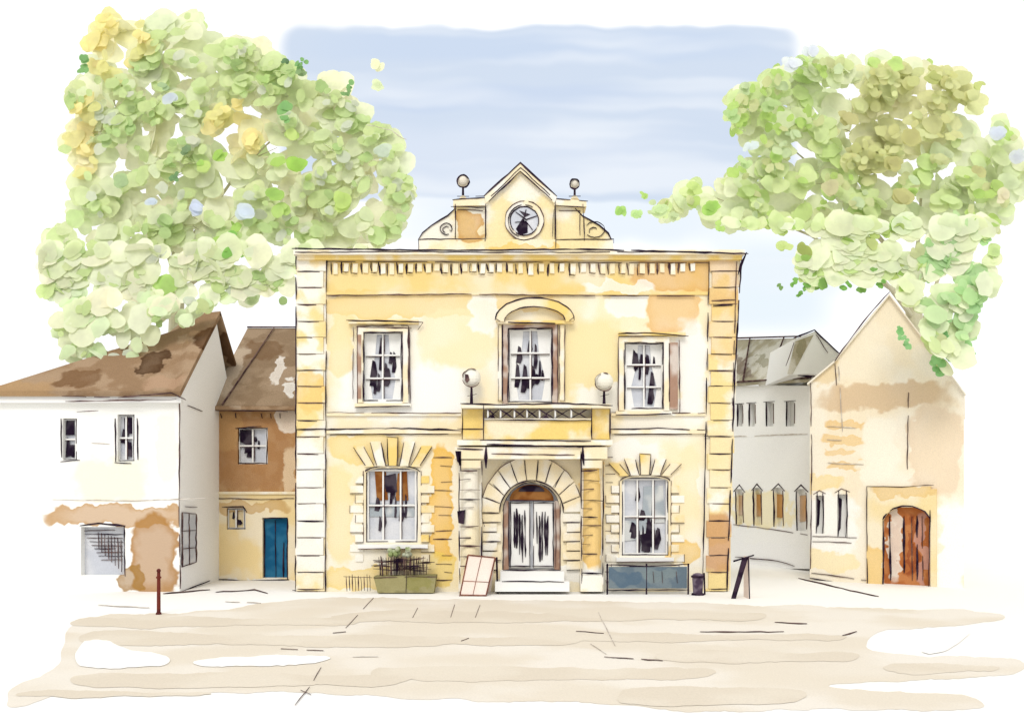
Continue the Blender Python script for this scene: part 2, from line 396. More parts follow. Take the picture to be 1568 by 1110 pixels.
# --- balcony
T.rect('balcony', trim, PF, 706, 618, 936, 624, 0, .72)
T.rect('balcony', yell, PF, 741, 643, 906, 672, 0, .66)
T.rect('balcony', yell, PF, 707, 626, 740, 672, 0, .4); T.rect('balcony', yell, PF, 907, 626, 934, 672, 0, .4)
T.rect('balcony', trim, PF, 700, 673, 938, 681, 0, .75)
T.rect('balcony', trim, PF, 741, 640, 906, 643, 0, .7)
T.ink('edge_lines', ink, PF, [(704, 617), (760, 619), (860, 617), (938, 620)], 3.2, .74, dry=.02)
T.ink('edge_lines', ink, PF, [(742, 642), (906, 643)], 2.4, .72); T.ink('edge_lines', ink, PF, [(700, 656), (741, 656)], 2.8, .42)
T.ink('edge_lines', ink, PF, [(735, 673), (905, 675)], 2.2, .77); T.ink('edge_lines', ink, PF, [(745, 680), (890, 684)], 3.6, .77)
for x in (708, 740): T.ink('edge_lines', ink, PF, [(x, 620), (x, 672)], 2.8, .74 if x == 740 else .42)
for x in (906, 934): T.ink('edge_lines', ink, PF, [(x, 624), (x, 672)], 2.6, .74 if x == 906 else .42)
x = 746
while x < 900:
    wv = R.uniform(18, 26); y0, y1 = 626, 640
    T.rect('balusters', white, PF, x, y0, x+2.4, y1, .6, .66)
    T.ink('railing', ink, PF, [(x, y0), (x+wv, y1)], 2.6, .7, step=5)
    if R.random() < .8: T.ink('railing', ink, PF, [(x+wv, y0), (x, y1)], 2.4, .7, step=5)
    if R.random() < .4: T.slab('railing', ink, PF, [(x+4, y1), (x+wv*.5, y0+8), (x+wv*.7, y1)], .66, .69)
    x += wv+1
gl_m = mat('globe_stone', (248, 244, 226), var=.7, light=WH)
for (bu, bv, r) in ((722, 578, 14), (925, 584, 14)):
    T.ball('balcony_globes', gl_m, PF.at(bu, bv, .4), r/52, 18)
    T.tube('finial_stems', ink, PF.at(bu, bv+r, .4), PF.at(bu, 619, .4), .03, .05)
    T.ink('edge_lines', inkw, PF, arc(bu, bv, r, r, 60, 330, 16), 2, .6, th=.05, dry=.1)
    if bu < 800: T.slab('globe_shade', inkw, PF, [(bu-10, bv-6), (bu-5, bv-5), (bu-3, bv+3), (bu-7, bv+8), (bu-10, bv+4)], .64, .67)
    T.ink('edge_lines', ink, PF, [(bu-6, 606), (bu+8, 603)], 2.6, .45)
# --- portal
for (a, b) in ((702, 738), (889, 924)):
    T.rect('portal_piers', trim, PF, a, 702, b, 905, 0, .25)
    T.tube('portal_columns', stone, PF.at((a+b)/2, 716, .38), PF.at((a+b)/2, 880, .38), .24, .28, 18)
    T.rect('portal_columns', trim, PF, a+2, 704, b-2, 716, .25, .66)
    T.rect('portal_columns', trim, PF, a, 880, b, 905, .25, .7)
    vv = 720; k = 0
    while vv < 895:
        hh = R.uniform(12, 17)
        if R.random() < .85: T.ink('joint_lines', ink if k % 2 else inkw, PF, [(a+2, vv), (a+(b-a)*R.uniform(.4, 1), vv+R.uniform(-1, 1))], R.uniform(2, 6), .68, dry=.1)
        vv += hh; k += 1
    T.ink('edge_lines', ink, PF, [(a+1, 690), (a+1, 800), (a+2, 904)], 3.2, .7, dry=.14)
    T.ink('edge_lines', ink, PF, [(b, 705), (b-1, 905)], 2.6, .7, dry=.16)
T.rect('portal_entablature', trim, PF, 696, 684, 930, 702, 0, .7)
T.ink('edge_lines', ink, PF, [(700, 686), (740, 688)], 3.6, .72); T.ink('edge_lines', inkw, PF, [(752, 694), (880, 696)], 2.8, .72); T.ink('edge_lines', ink, PF, [(885, 684), (930, 680)], 3, .72)
T.ink('edge_lines', ink, PF, [(744, 684), (744, 716)], 7, .72, dry=.1); T.ink('edge_lines', ink, PF, [(892, 684), (894, 712)], 5, .72)
T.ink('edge_lines', ink, PF, [(702, 692), (706, 720)], 5, .72); T.slab('portal_brackets', ink, PF, [(697, 690), (706, 690), (706, 712), (700, 706)], .5, .72)
T.slab('portal_brackets', ink, PF, [(700, 782), (712, 780), (710, 802), (702, 800)], .5, .69); T.ink('edge_lines', ink, PF, [(738, 792), (742, 806)], 4, .4)
cu, cv = 814, 784; nseg = 11
for k in range(nseg):
    a0 = 180-180*k/nseg; a1 = a0-180/nseg+1.0
    A = arc(cu, cv, 78, 86, a0, a1, 3); B = arc(cu, cv, 50, 50, a1, a0, 3)
    T.slab('arch_voussoirs', trim, PF, A+B, 0, .09)
    T.ink('joint_lines', ink, PF, [arc(cu, cv, 50+R.uniform(0, 4), 50, a0, a0, 1)[0], arc(cu, cv, 73+R.uniform(-4, 3), 80, a0, a0, 1)[0]], 2.6, .11, dry=.05)
T.ink('edge_lines', ink, PF, arc(cu, cv, 49, 49, 180, 0, 20), 2.6, .11, dry=.05)
T.ink('edge_lines', ink, PF, arc(cu, cv, 44, 46, 178, 20, 18), 2.0, .06, dry=.08)
T.ink('edge_lines', inkw, PF, arc(cu, cv, 78, 86, 165, 15, 20), 1.8, .11, dry=.2)
T.slab('door_arch', stone, PF, [(770, 738)]+arc(cu, 782, 44, 43, 90, 180, 10)[0:], -.25, .003)
T.slab('door_arch', stone, PF, [(858, 738)]+arc(cu, 782, 44, 43, 0, 90, 10)[::1], -.25, .003)
for k in range(6):
    y0 = 786+k*14.5
    for a, b in ((739-(k % 2)*0, 767-(k % 2)*6), (862+(k % 2)*6, 889)):
        T.rect('rustication', trim, PF, a, y0, b, y0+12.5, 0, .07, .6)
        T.ink('joint_lines', ink, PF, [(a, y0+13.5), (b, y0+13)], 2.4, .09, dry=.16)
T.rect('door_back', pane, PF, 768, 736, 860, 874, -.3, -.26)
T.slab('fanlight', brownp, PF, arc(cu, 766, 34, 25, 180, 0, 14), -.2, -.17)
T.slab('fanlight', dark, PF, arc(814, 752, 20, 10, 180, 0, 8), -.17, -.15)
T.rect('door_frame', plum, PF, 771, 766, 779, 872, -.2, -.08); T.rect('door_frame', plum, PF, 849, 766, 857, 872, -.2, -.08)
for a, b in ((781, 812), (816, 848)):
    T.rect('doors', white, PF, a, 768, b, 868, -.24, -.18)
    for k in range(5):
        x0 = a+6+k*4.2; y0 = 778+R.uniform(0, 12); y1 = y0+R.uniform(40, 74)
        T.ink('door_panels', dark, PF, [(x0, y0), (x0+R.uniform(-1, 1), y1)], R.uniform(3, 6.4), -.15, dry=.05)
    box_ink(T, PF, a+1, 769, b-1, 866, 2.2, -.15, dry=.08)
T.ink('edge_lines', ink, PF, [(779, 765), (850, 766)], 2.4, -.06); T.ink('edge_lines', ink, PF, [(779, 768), (779, 866)], 3, -.06); T.ink('edge_lines', ink, PF, [(771, 770), (770, 872)], 2, .02)
T.ink('edge_lines', inkw, PF, [(858, 770), (858, 872)], 2.4, .02); T.ink('edge_lines', inkw, PF, [(851, 768), (851, 868)], 2.2, -.06)
T.rect('steps', white, PF, 766, 874, 864, 889, 0, .5); T.rect('steps', white, PF, 758, 890, 872, 905, 0, .8)
T.ink('edge_lines', ink, PF, [(770, 872), (858, 872)], 3, .52); T.ink('edge_lines', ink, PF, [(768, 889), (864, 890)], 2.6, .82)
# --- ground floor windows
sash(T, PF, 560, 716, 640, 830, 3, 2, curtain=False, slashes=10, w=2)
T.rect('window_blinds', greyp, PF, 566, 770, 634, 790, -.21, -.185)
for a in (574, 606): T.rect('window_blinds', brownp, PF, a, 722, a+18, 764, -.21, -.18, 3)
T.slab('painted_dark_slashes', dark, PF, [(588, 728), (606, 724), (608, 752), (600, 756), (590, 748)], -.178, -.16)
sash(T, PF, 952, 730, 1024, 850, 3, 2, curtain=False, slashes=12, w=2)
T.rect('window_blinds', greyp, PF, 985, 742, 1018, 800, -.21, -.18, 3); T.rect('window_blinds', greyp, PF, 958, 795, 990, 826, -.21, -.181, 3)
T.slab('painted_dark_slashes', dark, PF, [(980, 818), (996, 814), (996, 844), (984, 842)], -.175, -.15)
for (c, vt, hw, top) in ((601, 716, 42, 668), (988, 730, 38, 694)):
    for k in range(-2, 3):
        a = c+k*hw*.42; b = c+k*hw*.62; ww = 6.5; e = abs(k)*7
        T.slab('window_voussoirs', yell if k % 2 == 0 else trim, PF, [(b-ww*1.25, top+e), (b+ww*1.25, top+e), (a+ww, vt-4+abs(k)*1), (a-ww, vt-4+abs(k))], 0, .08 if k else .12)
        for s_ in (-1, 1):
            T.ink('joint_lines', ink, PF, [(b+s_*ww*1.3, top+e+2), (a+s_*ww*1.05, vt-4)], 2.4, .1 if k else .14, dry=.06)
    T.ink('edge_lines', ink, PF, [(c-9, top), (c+9, top+1)], 2, .14)
    T.ink('edge_lines', ink, PF, arc(c, vt+6, hw, 10, 178, 2, 14), 2.4, .03)
    T.slab('window_heads', stone, PF, [(c-hw, vt-1), (c-hw, vt+6)]+arc(c, vt+7, hw-2, 8, 178, 90, 5)+[(c, vt-1)], -.1, -.01)
    T.slab('window_heads', stone, PF, [(c+hw, vt-1), (c, vt-1)]+arc(c, vt+7, hw-2, 8, 90, 2, 5)+[(c+hw, vt+6)], -.1, -.01)
for side, x0, v0, v1 in ((-1, 556, 720, 830), (1, 645, 720, 830), (-1, 948, 735, 850), (1, 1028, 735, 850)):
    T.ink('edge_lines', inkw, PF, [(x0, v0), (x0, v1)], 2.0, .03, dry=.2)
    y = v0+8; k = 0
    while y < v1+30:
        L = 20 if k % 2 else 12
        T.rect('window_rustication', trim if (k % 3 or side < 0) else yell, PF, *(sorted((x0, x0+side*L))[0], y), sorted((x0, x0+side*L))[1], y+11, 0, .035)
        if R.random() < .75: T.ink('joint_lines', inkw if R.random() < .6 else ink, PF, [(x0, y+12), (x0+side*L, y+12)], 2.0, .05, dry=.1)
        if R.random() < .3: T.ink('joint_lines', inkw, PF, [(x0+side*L, y), (x0+side*L, y+12)], 1.8, .05)
        y += 15; k += 1
for a, b, vv in ((548, 655, 833), (944, 1032, 853)):
    T.rect('sills', white, PF, a, vv, b, vv+6, 0, .14); T.ink('edge_lines', inkw, PF, [(a, vv+7), (b, vv+6)], 2, .16, dry=.1)
for k in range(16):
    y = 700+k*12.5
    if R.random() < .75: T.ink('joint_lines', inkw, PF, [(660+R.uniform(0, 20), y), (692, y+R.uniform(-1, 1))], 2.2, .02, dry=.15)
    if R.random() < .75: T.ink('joint_lines', inkw, PF, [(927, y), (944-R.uniform(0, 6), y+R.uniform(-1, 1))], 2, .02, dry=.15)
T.done()

# ================================================================= LEFT HOUSES
wl_m = mat('white_render', (254, 254, 250), PF, [(170, 735, 66, 40, (245, 241, 220), .9, .6), (255, 690, 16, 60, (247, 245, 230), .8, .5),
      (185, 788, 122, 15, (190, 146, 88), .95, .3), (236, 850, 36, 66, (176, 130, 72), 1, .25), (200, 888, 24, 20, (162, 122, 60), .95, .3)], var=.3, k=.84)
roof_m = mat('brown_roof_tiles', (154, 126, 98), PF, [(305, 500, 44, 24, (88, 58, 34), .95, .3), (212, 545, 22, 24, (70, 46, 28), .95, .3), (110, 575, 34, 14, (118, 86, 58), .85, .4),
      (20, 605, 70, 30, (180, 148, 110), .9, .5), (312, 575, 12, 40, (200, 182, 160), .8, .5), (250, 585, 40, 12, (184, 152, 124), .7, .5)], var=.4, light=(198, 174, 146), nscale=1.3, grain=.1)
HW = Thing('white_house')
xr = PF.at(275, 700).x; xl = -15.6
hz = PF.at(275, 606).z
HW.wall('walls', wl_m, PF, -60, 606, 275, 905, [(96, 640, 118, 704), (180, 634, 206, 706), (124, 806, 190, 880)])
side_m = mat('side_render', (255, 254, 248), var=.3, k=.95)
def side_at(y, z, off=0): return Vector((xr+off, y, z))
HW.poly('walls', side_m, [side_at(0, 0), side_at(5, 0), side_at(5, hz), side_at(0, hz), side_at(3.2, hz+2.9)], [[0, 1, 2, 4, 3]])
HW.poly('walls', side_m, [Vector((xl, 0, 0)), Vector((xl, 6.4, 0)), Vector((xl, 6.4, hz)), Vector((xl, 0, hz))], [[0, 1, 2, 3]])
HW.poly('walls', side_m, [Vector((xl, 6.4, 0)), Vector((xr, 6.4, 0)), Vector((xr, 6.4, hz)), Vector((xl, 6.4, hz))], [[0, 1, 2, 3]])
rz = 2.79+(760-476)*29.2/F
e0 = Vector((xl-.3, -.35, hz+.1)); e1 = Vector((xr+.15, -.35, hz+.1)); r1 = Vector((xr+.15, 3.2, rz)); r0 = Vector((xr-.8, 3.2, rz-.1)); rl = Vector((xl-.3, 3.2, hz+.9)); rm = Vector((xr-2.9, 3.2, hz+1.4))
b0 = Vector((xl-.3, 6.7, hz+.1)); b1 = Vector((xr+.15, 6.7, hz+.1))
HW.prism('roof', roof_m, [e0, e1, r1, r0, rm, rl], Vector((0, .05, -.14)))
HW.prism('roof', roof_m, [b1, b0, rl, rm, r0, r1], Vector((0, -.05, -.14)))
for pts, w in (([(95, 606), (180, 608), (262, 601), (284, 610)], 2.6), ([(100, 614), (270, 611)], 2.4), ([(118, 630), (150, 628)], 1.6), ([(262, 601), (296, 618)], 2)):
    HW.ink('eaves_lines', inkw, PF, pts, w, .38, dry=.12)
HW.rect('eaves_board', white, PF, -60, 603, 277, 616, 0, .2)
sash(HW, PF, 96, 640, 118, 704, 1, 2, curtain=False, slashes=2, w=1.6); sash(HW, PF, 180, 634, 206, 706, 2, 2, curtain=False, slashes=3, w=1.6)
for q in ((101, 642, 113, 664), (102, 680, 112, 698), (190, 640, 203, 664), (192, 676, 202, 698)):
    HW.rect('painted_dark_slashes', dark, PF, *q, -.19, -.16, 2)
for pts in ([(92, 706), (122, 704)], [(175, 708), (214, 709)], [(176, 640), (177, 706)], [(210, 640), (211, 704)], [(93, 640), (94, 700)]):
    HW.ink('window_lines', ink, PF, pts, 2.2, .03, dry=.08)
HW.ink('wall_lines', faint, PF, [(80, 764), (200, 766), (316, 762)], 1.6, .02, dry=.1); HW.ink('wall_lines', faint, PF, [(140, 678), (168, 679)], 2, .02)
HW.ink('wall_lines', inkw, PF, [(275, 606), (274, 770), (276, 900)], 2.2, .02, dry=.1)
HW.rect('shopfront', pane, PF, 120, 803, 194, 884, -.28, -.24)
HW.ink('shopfront_lines', ink, PF, [(122, 804), (150, 800), (192, 805)], 5, .02, dry=0)
HW.ink('shopfront_lines', ink, PF, [(190, 804), (191, 882)], 2.4, .02)
for k in range(9):
    y = 812+k*5.5; HW.ink('louvres', ink if k % 2 else inkw, PF, [(126+k*3.5, y), (188, y+R.uniform(-1, 1))], 2.0, -.2, dry=.12)
for k in range(8):
    x = 150+k*5; HW.ink('louvres', inkw, PF, [(x, 814+k*1.5), (x+1, 840+k*5)], 1.8, -.18, dry=.1)
class SideP:
    n = Vector((1, 0, 0))
    def at(s, u, v, off=0):
        r = Vector(((u-U0)/F, 1, -(v-V0)/F)); t = (xr+off-EYE.x)/r.x
        return EYE+r*t
SP = SideP()
HW.slab('side_window', pane, SP, [(280, 784), (300, 786), (300, 860), (280, 866)], -.02, .03)
for pts in ([(280, 784), (301, 786)], [(280, 784), (280, 868)], [(290, 785), (291, 864)], [(301, 786), (301, 860)], [(280, 812), (300, 811)], [(280, 840), (300, 838)], [(279, 867), (300, 860)], [(284, 775), (302, 776)]):
    HW.ink('side_window_lines', inkw, SP, pts, 2.0, .05, step=7)
HW.ink('wall_lines', ink, SP, [(276, 906), (300, 897), (322, 888)], 2.4, .03); HW.ink('wall_lines', inkw, SP, [(288, 620), (322, 634)], 2, .03, dry=.1)
HW.done()

PB = Wall((-9, 3.5), (5, 3.5))
bh_m = mat('brown_brick', (190, 146, 100), PB, [(385, 690, 60, 60, (180, 134, 92), .8, .4), (350, 660, 20, 30, (204, 162, 110), .8, .4), (440, 640, 16, 24, (250, 240, 226), .9, .3), (445, 720, 12, 40, (240, 216, 182), .8, .5)], var=.45, light=(222, 188, 146), nscale=2, grain=.12)
och_m = mat('ochre_ground_floor', (250, 226, 170), PB, [(385, 775, 66, 10, (212, 172, 108), .9, .4), (345, 840, 24, 40, (250, 224, 168), .8, .4), (400, 895, 60, 10, WH, 1, .4)], var=.5)
HB = Thing('brown_brick_house')
HB.wall('upper_wall', bh_m, PB, 300, 626, 470, 754, [(364, 654, 410, 710)])
HB.wall('lower_wall', och_m, PB, 300, 754, 470, 888.0, [(347, 777, 376, 810), (402, 792, 440, 884)])
HB.rect('body', bh_m, Wall((-9, 3.85), (5, 3.85)), 316, 626, 470, 888, -5, 0)
ez = PB.at(400, 622).z; x0 = PB.at(322, 600).x; x1 = PB.at(470, 600).x
rz2 = 2.79+(760-502)*32.5/F
r2_m = mat('dark_roof_tiles', (146, 124, 100), PB, [(425, 575, 26, 26, (172, 150, 126), .8, .5), (412, 560, 10, 26, (246, 240, 232), .85, .35), (438, 590, 10, 14, WH, .8, .3), (375, 520, 34, 20, (122, 94, 68), .85, .4), (340, 560, 14, 50, (198, 180, 158), .8, .5)], var=.35, light=(190, 168, 142), nscale=1.4, grain=.12)
HB.prism('roof', r2_m, [Vector((x0, 3.2, ez)), Vector((x1, 3.2, ez)), Vector((x1, 6.5, rz2)), Vector((x0+.35, 6.5, rz2))], Vector((0, .05, -.14)))
HB.prism('roof', r2_m, [Vector((x1, 9.6, ez)), Vector((x0, 9.6, ez)), Vector((x0+.35, 6.5, rz2)), Vector((x1, 6.5, rz2))], Vector((0, -.05, -.14)))
HB.poly('gable', bh_m, [Vector((x0+.1, 3.4, ez)), Vector((x0+.1, 9.4, ez)), Vector((x0+.35, 6.5, rz2-.1))], [[0, 1, 2]])
RW = Wall((-9, 3.1), (5, 3.1))
HB.tube('roof_lines', inkw, Vector((x0+.35, 6.45, rz2+.03)), Vector((x1, 6.45, rz2+.03)), .03, .02, 6)
HB.tube('roof_lines', inkw, Vector((x0+.5, 3.2, ez+.04)), Vector((x0+1.35, 6.4, rz2+.0)), .03, .02, 6)
HB.ink('eaves_lines', ink, RW, [(326, 628), (440, 629)], 2.6, .03, dry=.08); HB.rect('eaves_board', roof_m, RW, 326, 621, 470, 627, -.3, 0)
for x in (338, 360, 400, 414, 428): HB.ink('brackets', ink, PB, [(x, 632), (x+1, 640)], 4, .05, step=5)
sash(HB, PB, 364, 654, 410, 710, 2, 2, curtain=False, slashes=4, w=2.2)
HB.slab('painted_dark_slashes', dark, PB, [(366, 656), (384, 656), (386, 690), (374, 694), (376, 680), (368, 676)], -.17, -.14)
HB.ink('window_lines', ink, PB, [(360, 655), (400, 652)], 2.6, .02)
sash(HB, PB, 347, 777, 376, 810, 2, 1, curtain=False, slashes=2, base=och_m, w=2.0); HB.ink('window_lines', ink, PB, [(340, 776), (372, 775), (378, 784)], 3, .02)
HB.rect('storey_band', trim, PB, 318, 752, 460, 756, 0, .06); HB.ink('wall_lines', inkw, PB, [(318, 762), (400, 764), (450, 762)], 2.4, .03, dry=.08)
HB.ink('wall_lines', ink, PB, [(318, 632), (317, 760), (318, 884)], 2.8, .03, dry=.08)
blue_m = mat('blue_door_paint', (34, 98, 140), var=.5, light=(66, 134, 170), nscale=2.5)
HB.rect('blue_door', blue_m, PB, 400, 790, 442, 886, -.22, -.17)
for pts, w, o_ in (([(404, 796), (405, 884)], 4.6, -.14), ([(421, 796), (422, 884)], 2.6, -.14), ([(401, 793), (440, 792)], 2.4, .02), ([(440, 793), (440, 886)], 3, .02), ([(434, 830), (434, 884)], 4, -.14)):
    HB.ink('blue_door_lines', ink, PB, pts, w, o_)
HB.ink('wall_lines', ink, PB, [(330, 886), (380, 889), (442, 887)], 3.2, .04)
HB.done()

# ================================================================= RIGHT HOUSES
a = plan(1112, 38.5); b = plan(1242, 33)
PA = Wall(a, b)
rw_m = mat('cream_render', (255, 253, 244), PA, [(1165, 780, 48, 30, (251, 234, 190), .95, .4), (1180, 850, 60, 22, WH, .9, .5)], var=.5, k=.92)
RA = Thing('cream_house')
up = [(1128, 618, 1137, 652), (1146, 617, 1156, 652), (1172, 615, 1184, 652), (1203, 614, 1216, 652)]
lo = [(1126, 748, 1137, 802), (1153, 746, 1165, 804), (1184, 746, 1198, 806), (1219, 748, 1234, 812)]
RA.wall('walls', rw_m, PA, 1108, 590, 1242, 870, up+lo)
mb = mat('warm_blind', (222, 168, 106), var=.5)
for q in up:
    RA.rect('windows', white, PA, q[0]-1, q[1]-1, q[2]+1, q[3]+1, -.25, -.2)
    RA.ink('window_lines', ink, PA, [(q[0]+1, q[1]), (q[0]+1, q[3])], 2.8, .02); RA.ink('window_lines', ink, PA, [(q[0]-3, q[1]), (q[2]+2, q[1]-1)], 1.8, .02)
    RA.ink('window_lines', inkw, PA, [(q[2], q[1]+2), (q[2], q[3]-4)], 1.6, .02); RA.slab('windows', dark, PA, [(q[0]+1, q[1]+8), (q[0]+5, q[1]+10), (q[0]+4, q[3]-8), (q[0]+1, q[3]-6)], -.2, -.17)
for q in lo:
    RA.rect('windows', rw_m, PA, q[0]-1, q[1]-1, q[2]+1, q[3]+1, -.25, -.2)
    RA.rect('windows', mb, PA, q[0]+2, q[1]+10, q[2], q[3]-14, -.2, -.17, 1)
    c = (q[0]+q[2])/2
    RA.ink('window_lines', ink, PA, [(q[0]-3, q[1]+4), (c, q[1]-6), (q[2]+3, q[1]+5)], 2.4, .02)
    RA.ink('window_lines', ink, PA, [(q[0], q[1]+3), (q[0]+1, q[3])], 2.6, .02); RA.ink('window_lines', inkw, PA, [(q[2], q[1]+5), (q[2]+1, q[3]-2)], 1.8, .02)
RA.ink('wall_lines', faint, PA, [(1120, 668), (1236, 664)], 1.8, .02, dry=.1); RA.ink('wall_lines', inkw, PA, [(1122, 802), (1170, 808), (1236, 818)], 1.6, .02, dry=.1)
RA.ink('wall_lines', inkw, PA, [(1125, 852), (1190, 858), (1216, 866)], 2.0, .05, dry=.1)
A3 = PA.at(1108, 588, .2); B3 = PA.at(1242, 580, .2); AR = pt(1112, 520, 41); BR = pt(1226, 517, 36)
rA_m = mat('slate_roof', (182, 174, 150), PA, [(1150, 545, 12, 30, (120, 96, 90), .7, .4), (1195, 545, 14, 22, (140, 134, 100), .7, .4), (1215, 560, 14, 18, (212, 202, 182), .7, .4)], var=.5, nscale=1.1, grain=.12)
RA.prism('roof', rA_m, [A3, B3, BR, AR], Vector((.05, .05, -.1)))
back = Vector((2.6, 2.2, 0))
A5 = AR+back; B5 = BR+back; A5.z = A3.z; B5.z = B3.z
RA.prism('roof', rA_m, [B5, A5, AR, BR], Vector((.0, -.05, -.1)))
RA.prism('body', rw_m, [PA.at(1108, 590, -.3), PA.at(1242, 590, -.3), PA.at(1242, 872, -.3), PA.at(1108, 872, -.3)], Vector((4, 3, 0)))
for p_, q_ in ((AR, BR), (A3.lerp(B3, .25), AR.lerp(BR, .35)), (A3.lerp(B3, .55), AR.lerp(BR, .8)), (A3, B3)):
    RA.tube('roof_lines', inkw, p_+Vector((-.02, -.06, .06)), q_+Vector((-.02, -.06, .06)), .04, .03, 6)
PK = Wall((5, 6.3), (15, 6.3))
RA.slab('roof_peak', white, PK, [(1216, 519), (1248, 507), (1268, 524), (1288, 545), (1262, 574), (1236, 572), (1208, 574)], -3, 0)
RA.slab('roof_peak', rA_m, PK, [(1218, 522), (1246, 512), (1214, 572), (1206, 572)], 0, .03)
RA.ink('roof_lines', ink, PK, [(1214, 518), (1247, 505), (1268, 524), (1290, 545)], 3.0, .05); RA.ink('roof_lines', ink, PK, [(1222, 574), (1252, 576)], 4.5, .05, dry=0); RA.ink('roof_lines', inkw, PK, [(1216, 524), (1204, 560)], 2, .06); RA.ink('roof_lines', inkw, PK, [(1250, 512), (1268, 540)], 1.8, .06)
RA.done()

pb0 = plan(1240, 29.6); pb1 = plan(1476, 27.0)
PG = Wall(pb0, pb1)
gb_m = mat('gable_render', (249, 236, 210), PG, [(1350, 606, 110, 22, (216, 186, 148), .75, .5), (1265, 570, 24, 22, (240, 218, 176), .8, .5), (1430, 690, 40, 75, (237, 216, 188), .9, .3), (1320, 540, 40, 44, (250, 240, 218), .6, .5), (1290, 650, 30, 6, (240, 202, 136), .9, .4), (1290, 672, 36, 6, (241, 205, 140), .9, .4), (1280, 692, 26, 6, (242, 208, 148), .9, .4), (1300, 712, 34, 5, (241, 205, 140), .9, .4),
      (1262, 740, 30, 12, (250, 224, 156), .8, .4), (1344, 690, 30, 60, (253, 247, 230), .9, .5), (1270, 800, 46, 50, WH, .9, .5), (1270, 858, 50, 16, (252, 232, 176), .8, .4), (1458, 840, 26, 80, WH, 1, .5)], var=.45, k=.83)
RG = Thing('gabled_house')
gl = [(1249, 758, 1262, 816), (1282, 756, 1298, 822), (1352, 776, 1424, 899)]
RG.wall('walls', gb_m, PG, 1240, 640, 1476, 899.5, gl)
RG.slab('gable_wall', gb_m, PG, [(1240, 640), (1240, 585), (1280, 552), (1362, 452), (1420, 530), (1476, 600), (1476, 640)], -.3, -.002)
A_ = PG.at(1440, 899.5); B_ = PG.at(1476, 899.5)
RG.poly('wall_foot', gb_m, [A_, B_, Vector((B_.x, B_.y, -.02)), Vector((A_.x, A_.y, -.02))], [[0, 1, 2, 3]])
# side and rear walls: the plan narrows to the back
fa, fb = PG.at(1241, 587), PG.at(1475, 602)
ga, gb = Vector((fa.x, fa.y, 0)), Vector((fb.x, fb.y, 0))
sa, sb = Vector((3.0, 5.0, 0)), Vector((0, 5.0, 0))
RG.poly('side_walls', gb_m, [fa, fa+sa, ga+sa, ga], [[0, 1, 2, 3]]); RG.poly('side_walls', gb_m, [fb, fb+sb, gb+sb, gb], [[0, 1, 2, 3]])
RG.poly('side_walls', gb_m, [fa+sa, fb+sb, gb+sb, ga+sa], [[0, 1, 2, 3]])
RG.poly('inner_wall', gb_m, [p-PG.n*.4 for p in (PG.at(1244, 600), PG.at(1472, 606), PG.at(1472, 899), PG.at(1244, 899))], [[0, 1, 2, 3]])
rg_m = mat('pale_roof', (246, 236, 218), var=.5, k=.86)
rf = [PG.at(1236, 586, .12), PG.at(1278, 551, .12), PG.at(1362, 449, .12), PG.at(1479, 602, .12)]
rbk = [Vector((3.0, 5.6, 0)), Vector((2.4, 5.6, 0)), Vector((1.3, 5.6, 0)), Vector((0, 5.6, 0))]
for i_ in range(3):
    RG.prism('roof', rg_m, [rf[i_], rf[i_+1], rf[i_+1]+rbk[i_+1], rf[i_]+rbk[i_]], Vector((0, 0, -.06)))
for q in gl[:2]:
    RG.rect('windows', white, PG, q[0]-1, q[1]-1, q[2]+1, q[3]+1, -.26, -.2)
    for xx in (q[0]+2, q[2]-2): RG.ink('window_lines', ink, PG, [(xx, q[1]-6), (xx+1, (q[1]+q[3])/2), (xx-1, q[3])], 2.8, .02)
    RG.slab('windows', dark, PG, [(q[0]+2, q[1]+4), (q[0]+7, q[1]+8), (q[0]+5, q[3]-14), (q[0]+3, q[3]-10)], -.2, -.17)
    RG.ink('window_lines', inkw, PG, [(q[0]-4, q[1]-2), (q[0]+6, q[1]-8), (q[2]+3, q[1]-3)], 1.8, .02)
RG.ink('wall_lines', inkw, PG, [(1362, 446), (1330, 482), (1290, 534), (1278, 552)], 2.4, .15, dry=.04)
RG.ink('wall_lines', inkw, PG, [(1241, 580), (1243, 700), (1241, 870)], 2.2, .03, dry=.08); RG.ink('wall_lines', inkw, PG, [(1278, 556), (1282, 600)], 1.8, .03, dry=.1)
RG.ink('wall_lines', inkw, PG, [(1391, 600), (1389, 718)], 2.0, .03, dry=.16); RG.ink('wall_lines', faint, PG, [(1284, 560), (1290, 660)], 1.6, .03, dry=.1)
for y, a_, b_ in ((652, 1266, 1310), (672, 1266, 1300), (708, 1268, 1322), (820, 1228, 1312), (828, 1232, 1316)): RG.ink('wall_lines', faint if y < 800 else inkw, PG, [(max(a_, 1244), y), (b_, y+3)], 1.6, .03, dry=.1)
RG.ink('wall_lines', ink, PG, [(1240, 884), (1290, 893), (1348, 899)], 3, .04, dry=.02); RG.ink('wall_lines', inkw, PG, [(1242, 876), (1330, 888)], 1.8, .04, dry=.1)
po_m = mat('porch_ochre', (249, 227, 172), PG, [(1337, 870, 14, 40, (245, 204, 120), .9, .4), (1380, 752, 54, 12, (238, 202, 132), .9, .4)], var=.5)
for q in ((1327, 744, 1351, 900), (1425, 748, 1434, 898), (1351, 744, 1425, 775)):
    RG.rect('door_surround', po_m, PG, *q, 0, .09)
dr_m = mat('brown_door_wood', (186, 112, 64), PG, [(1374, 830, 10, 60, (248, 238, 224), .95, .3), (1400, 830, 6, 50, (148, 76, 50), .8, .4), (1416, 840, 8, 60, (212, 168, 158), .8, .4)], var=.5, light=(220, 156, 102), nscale=2)
RG.rect('side_door', dr_m, PG, 1350, 774, 1426, 899, -.25, -.18)
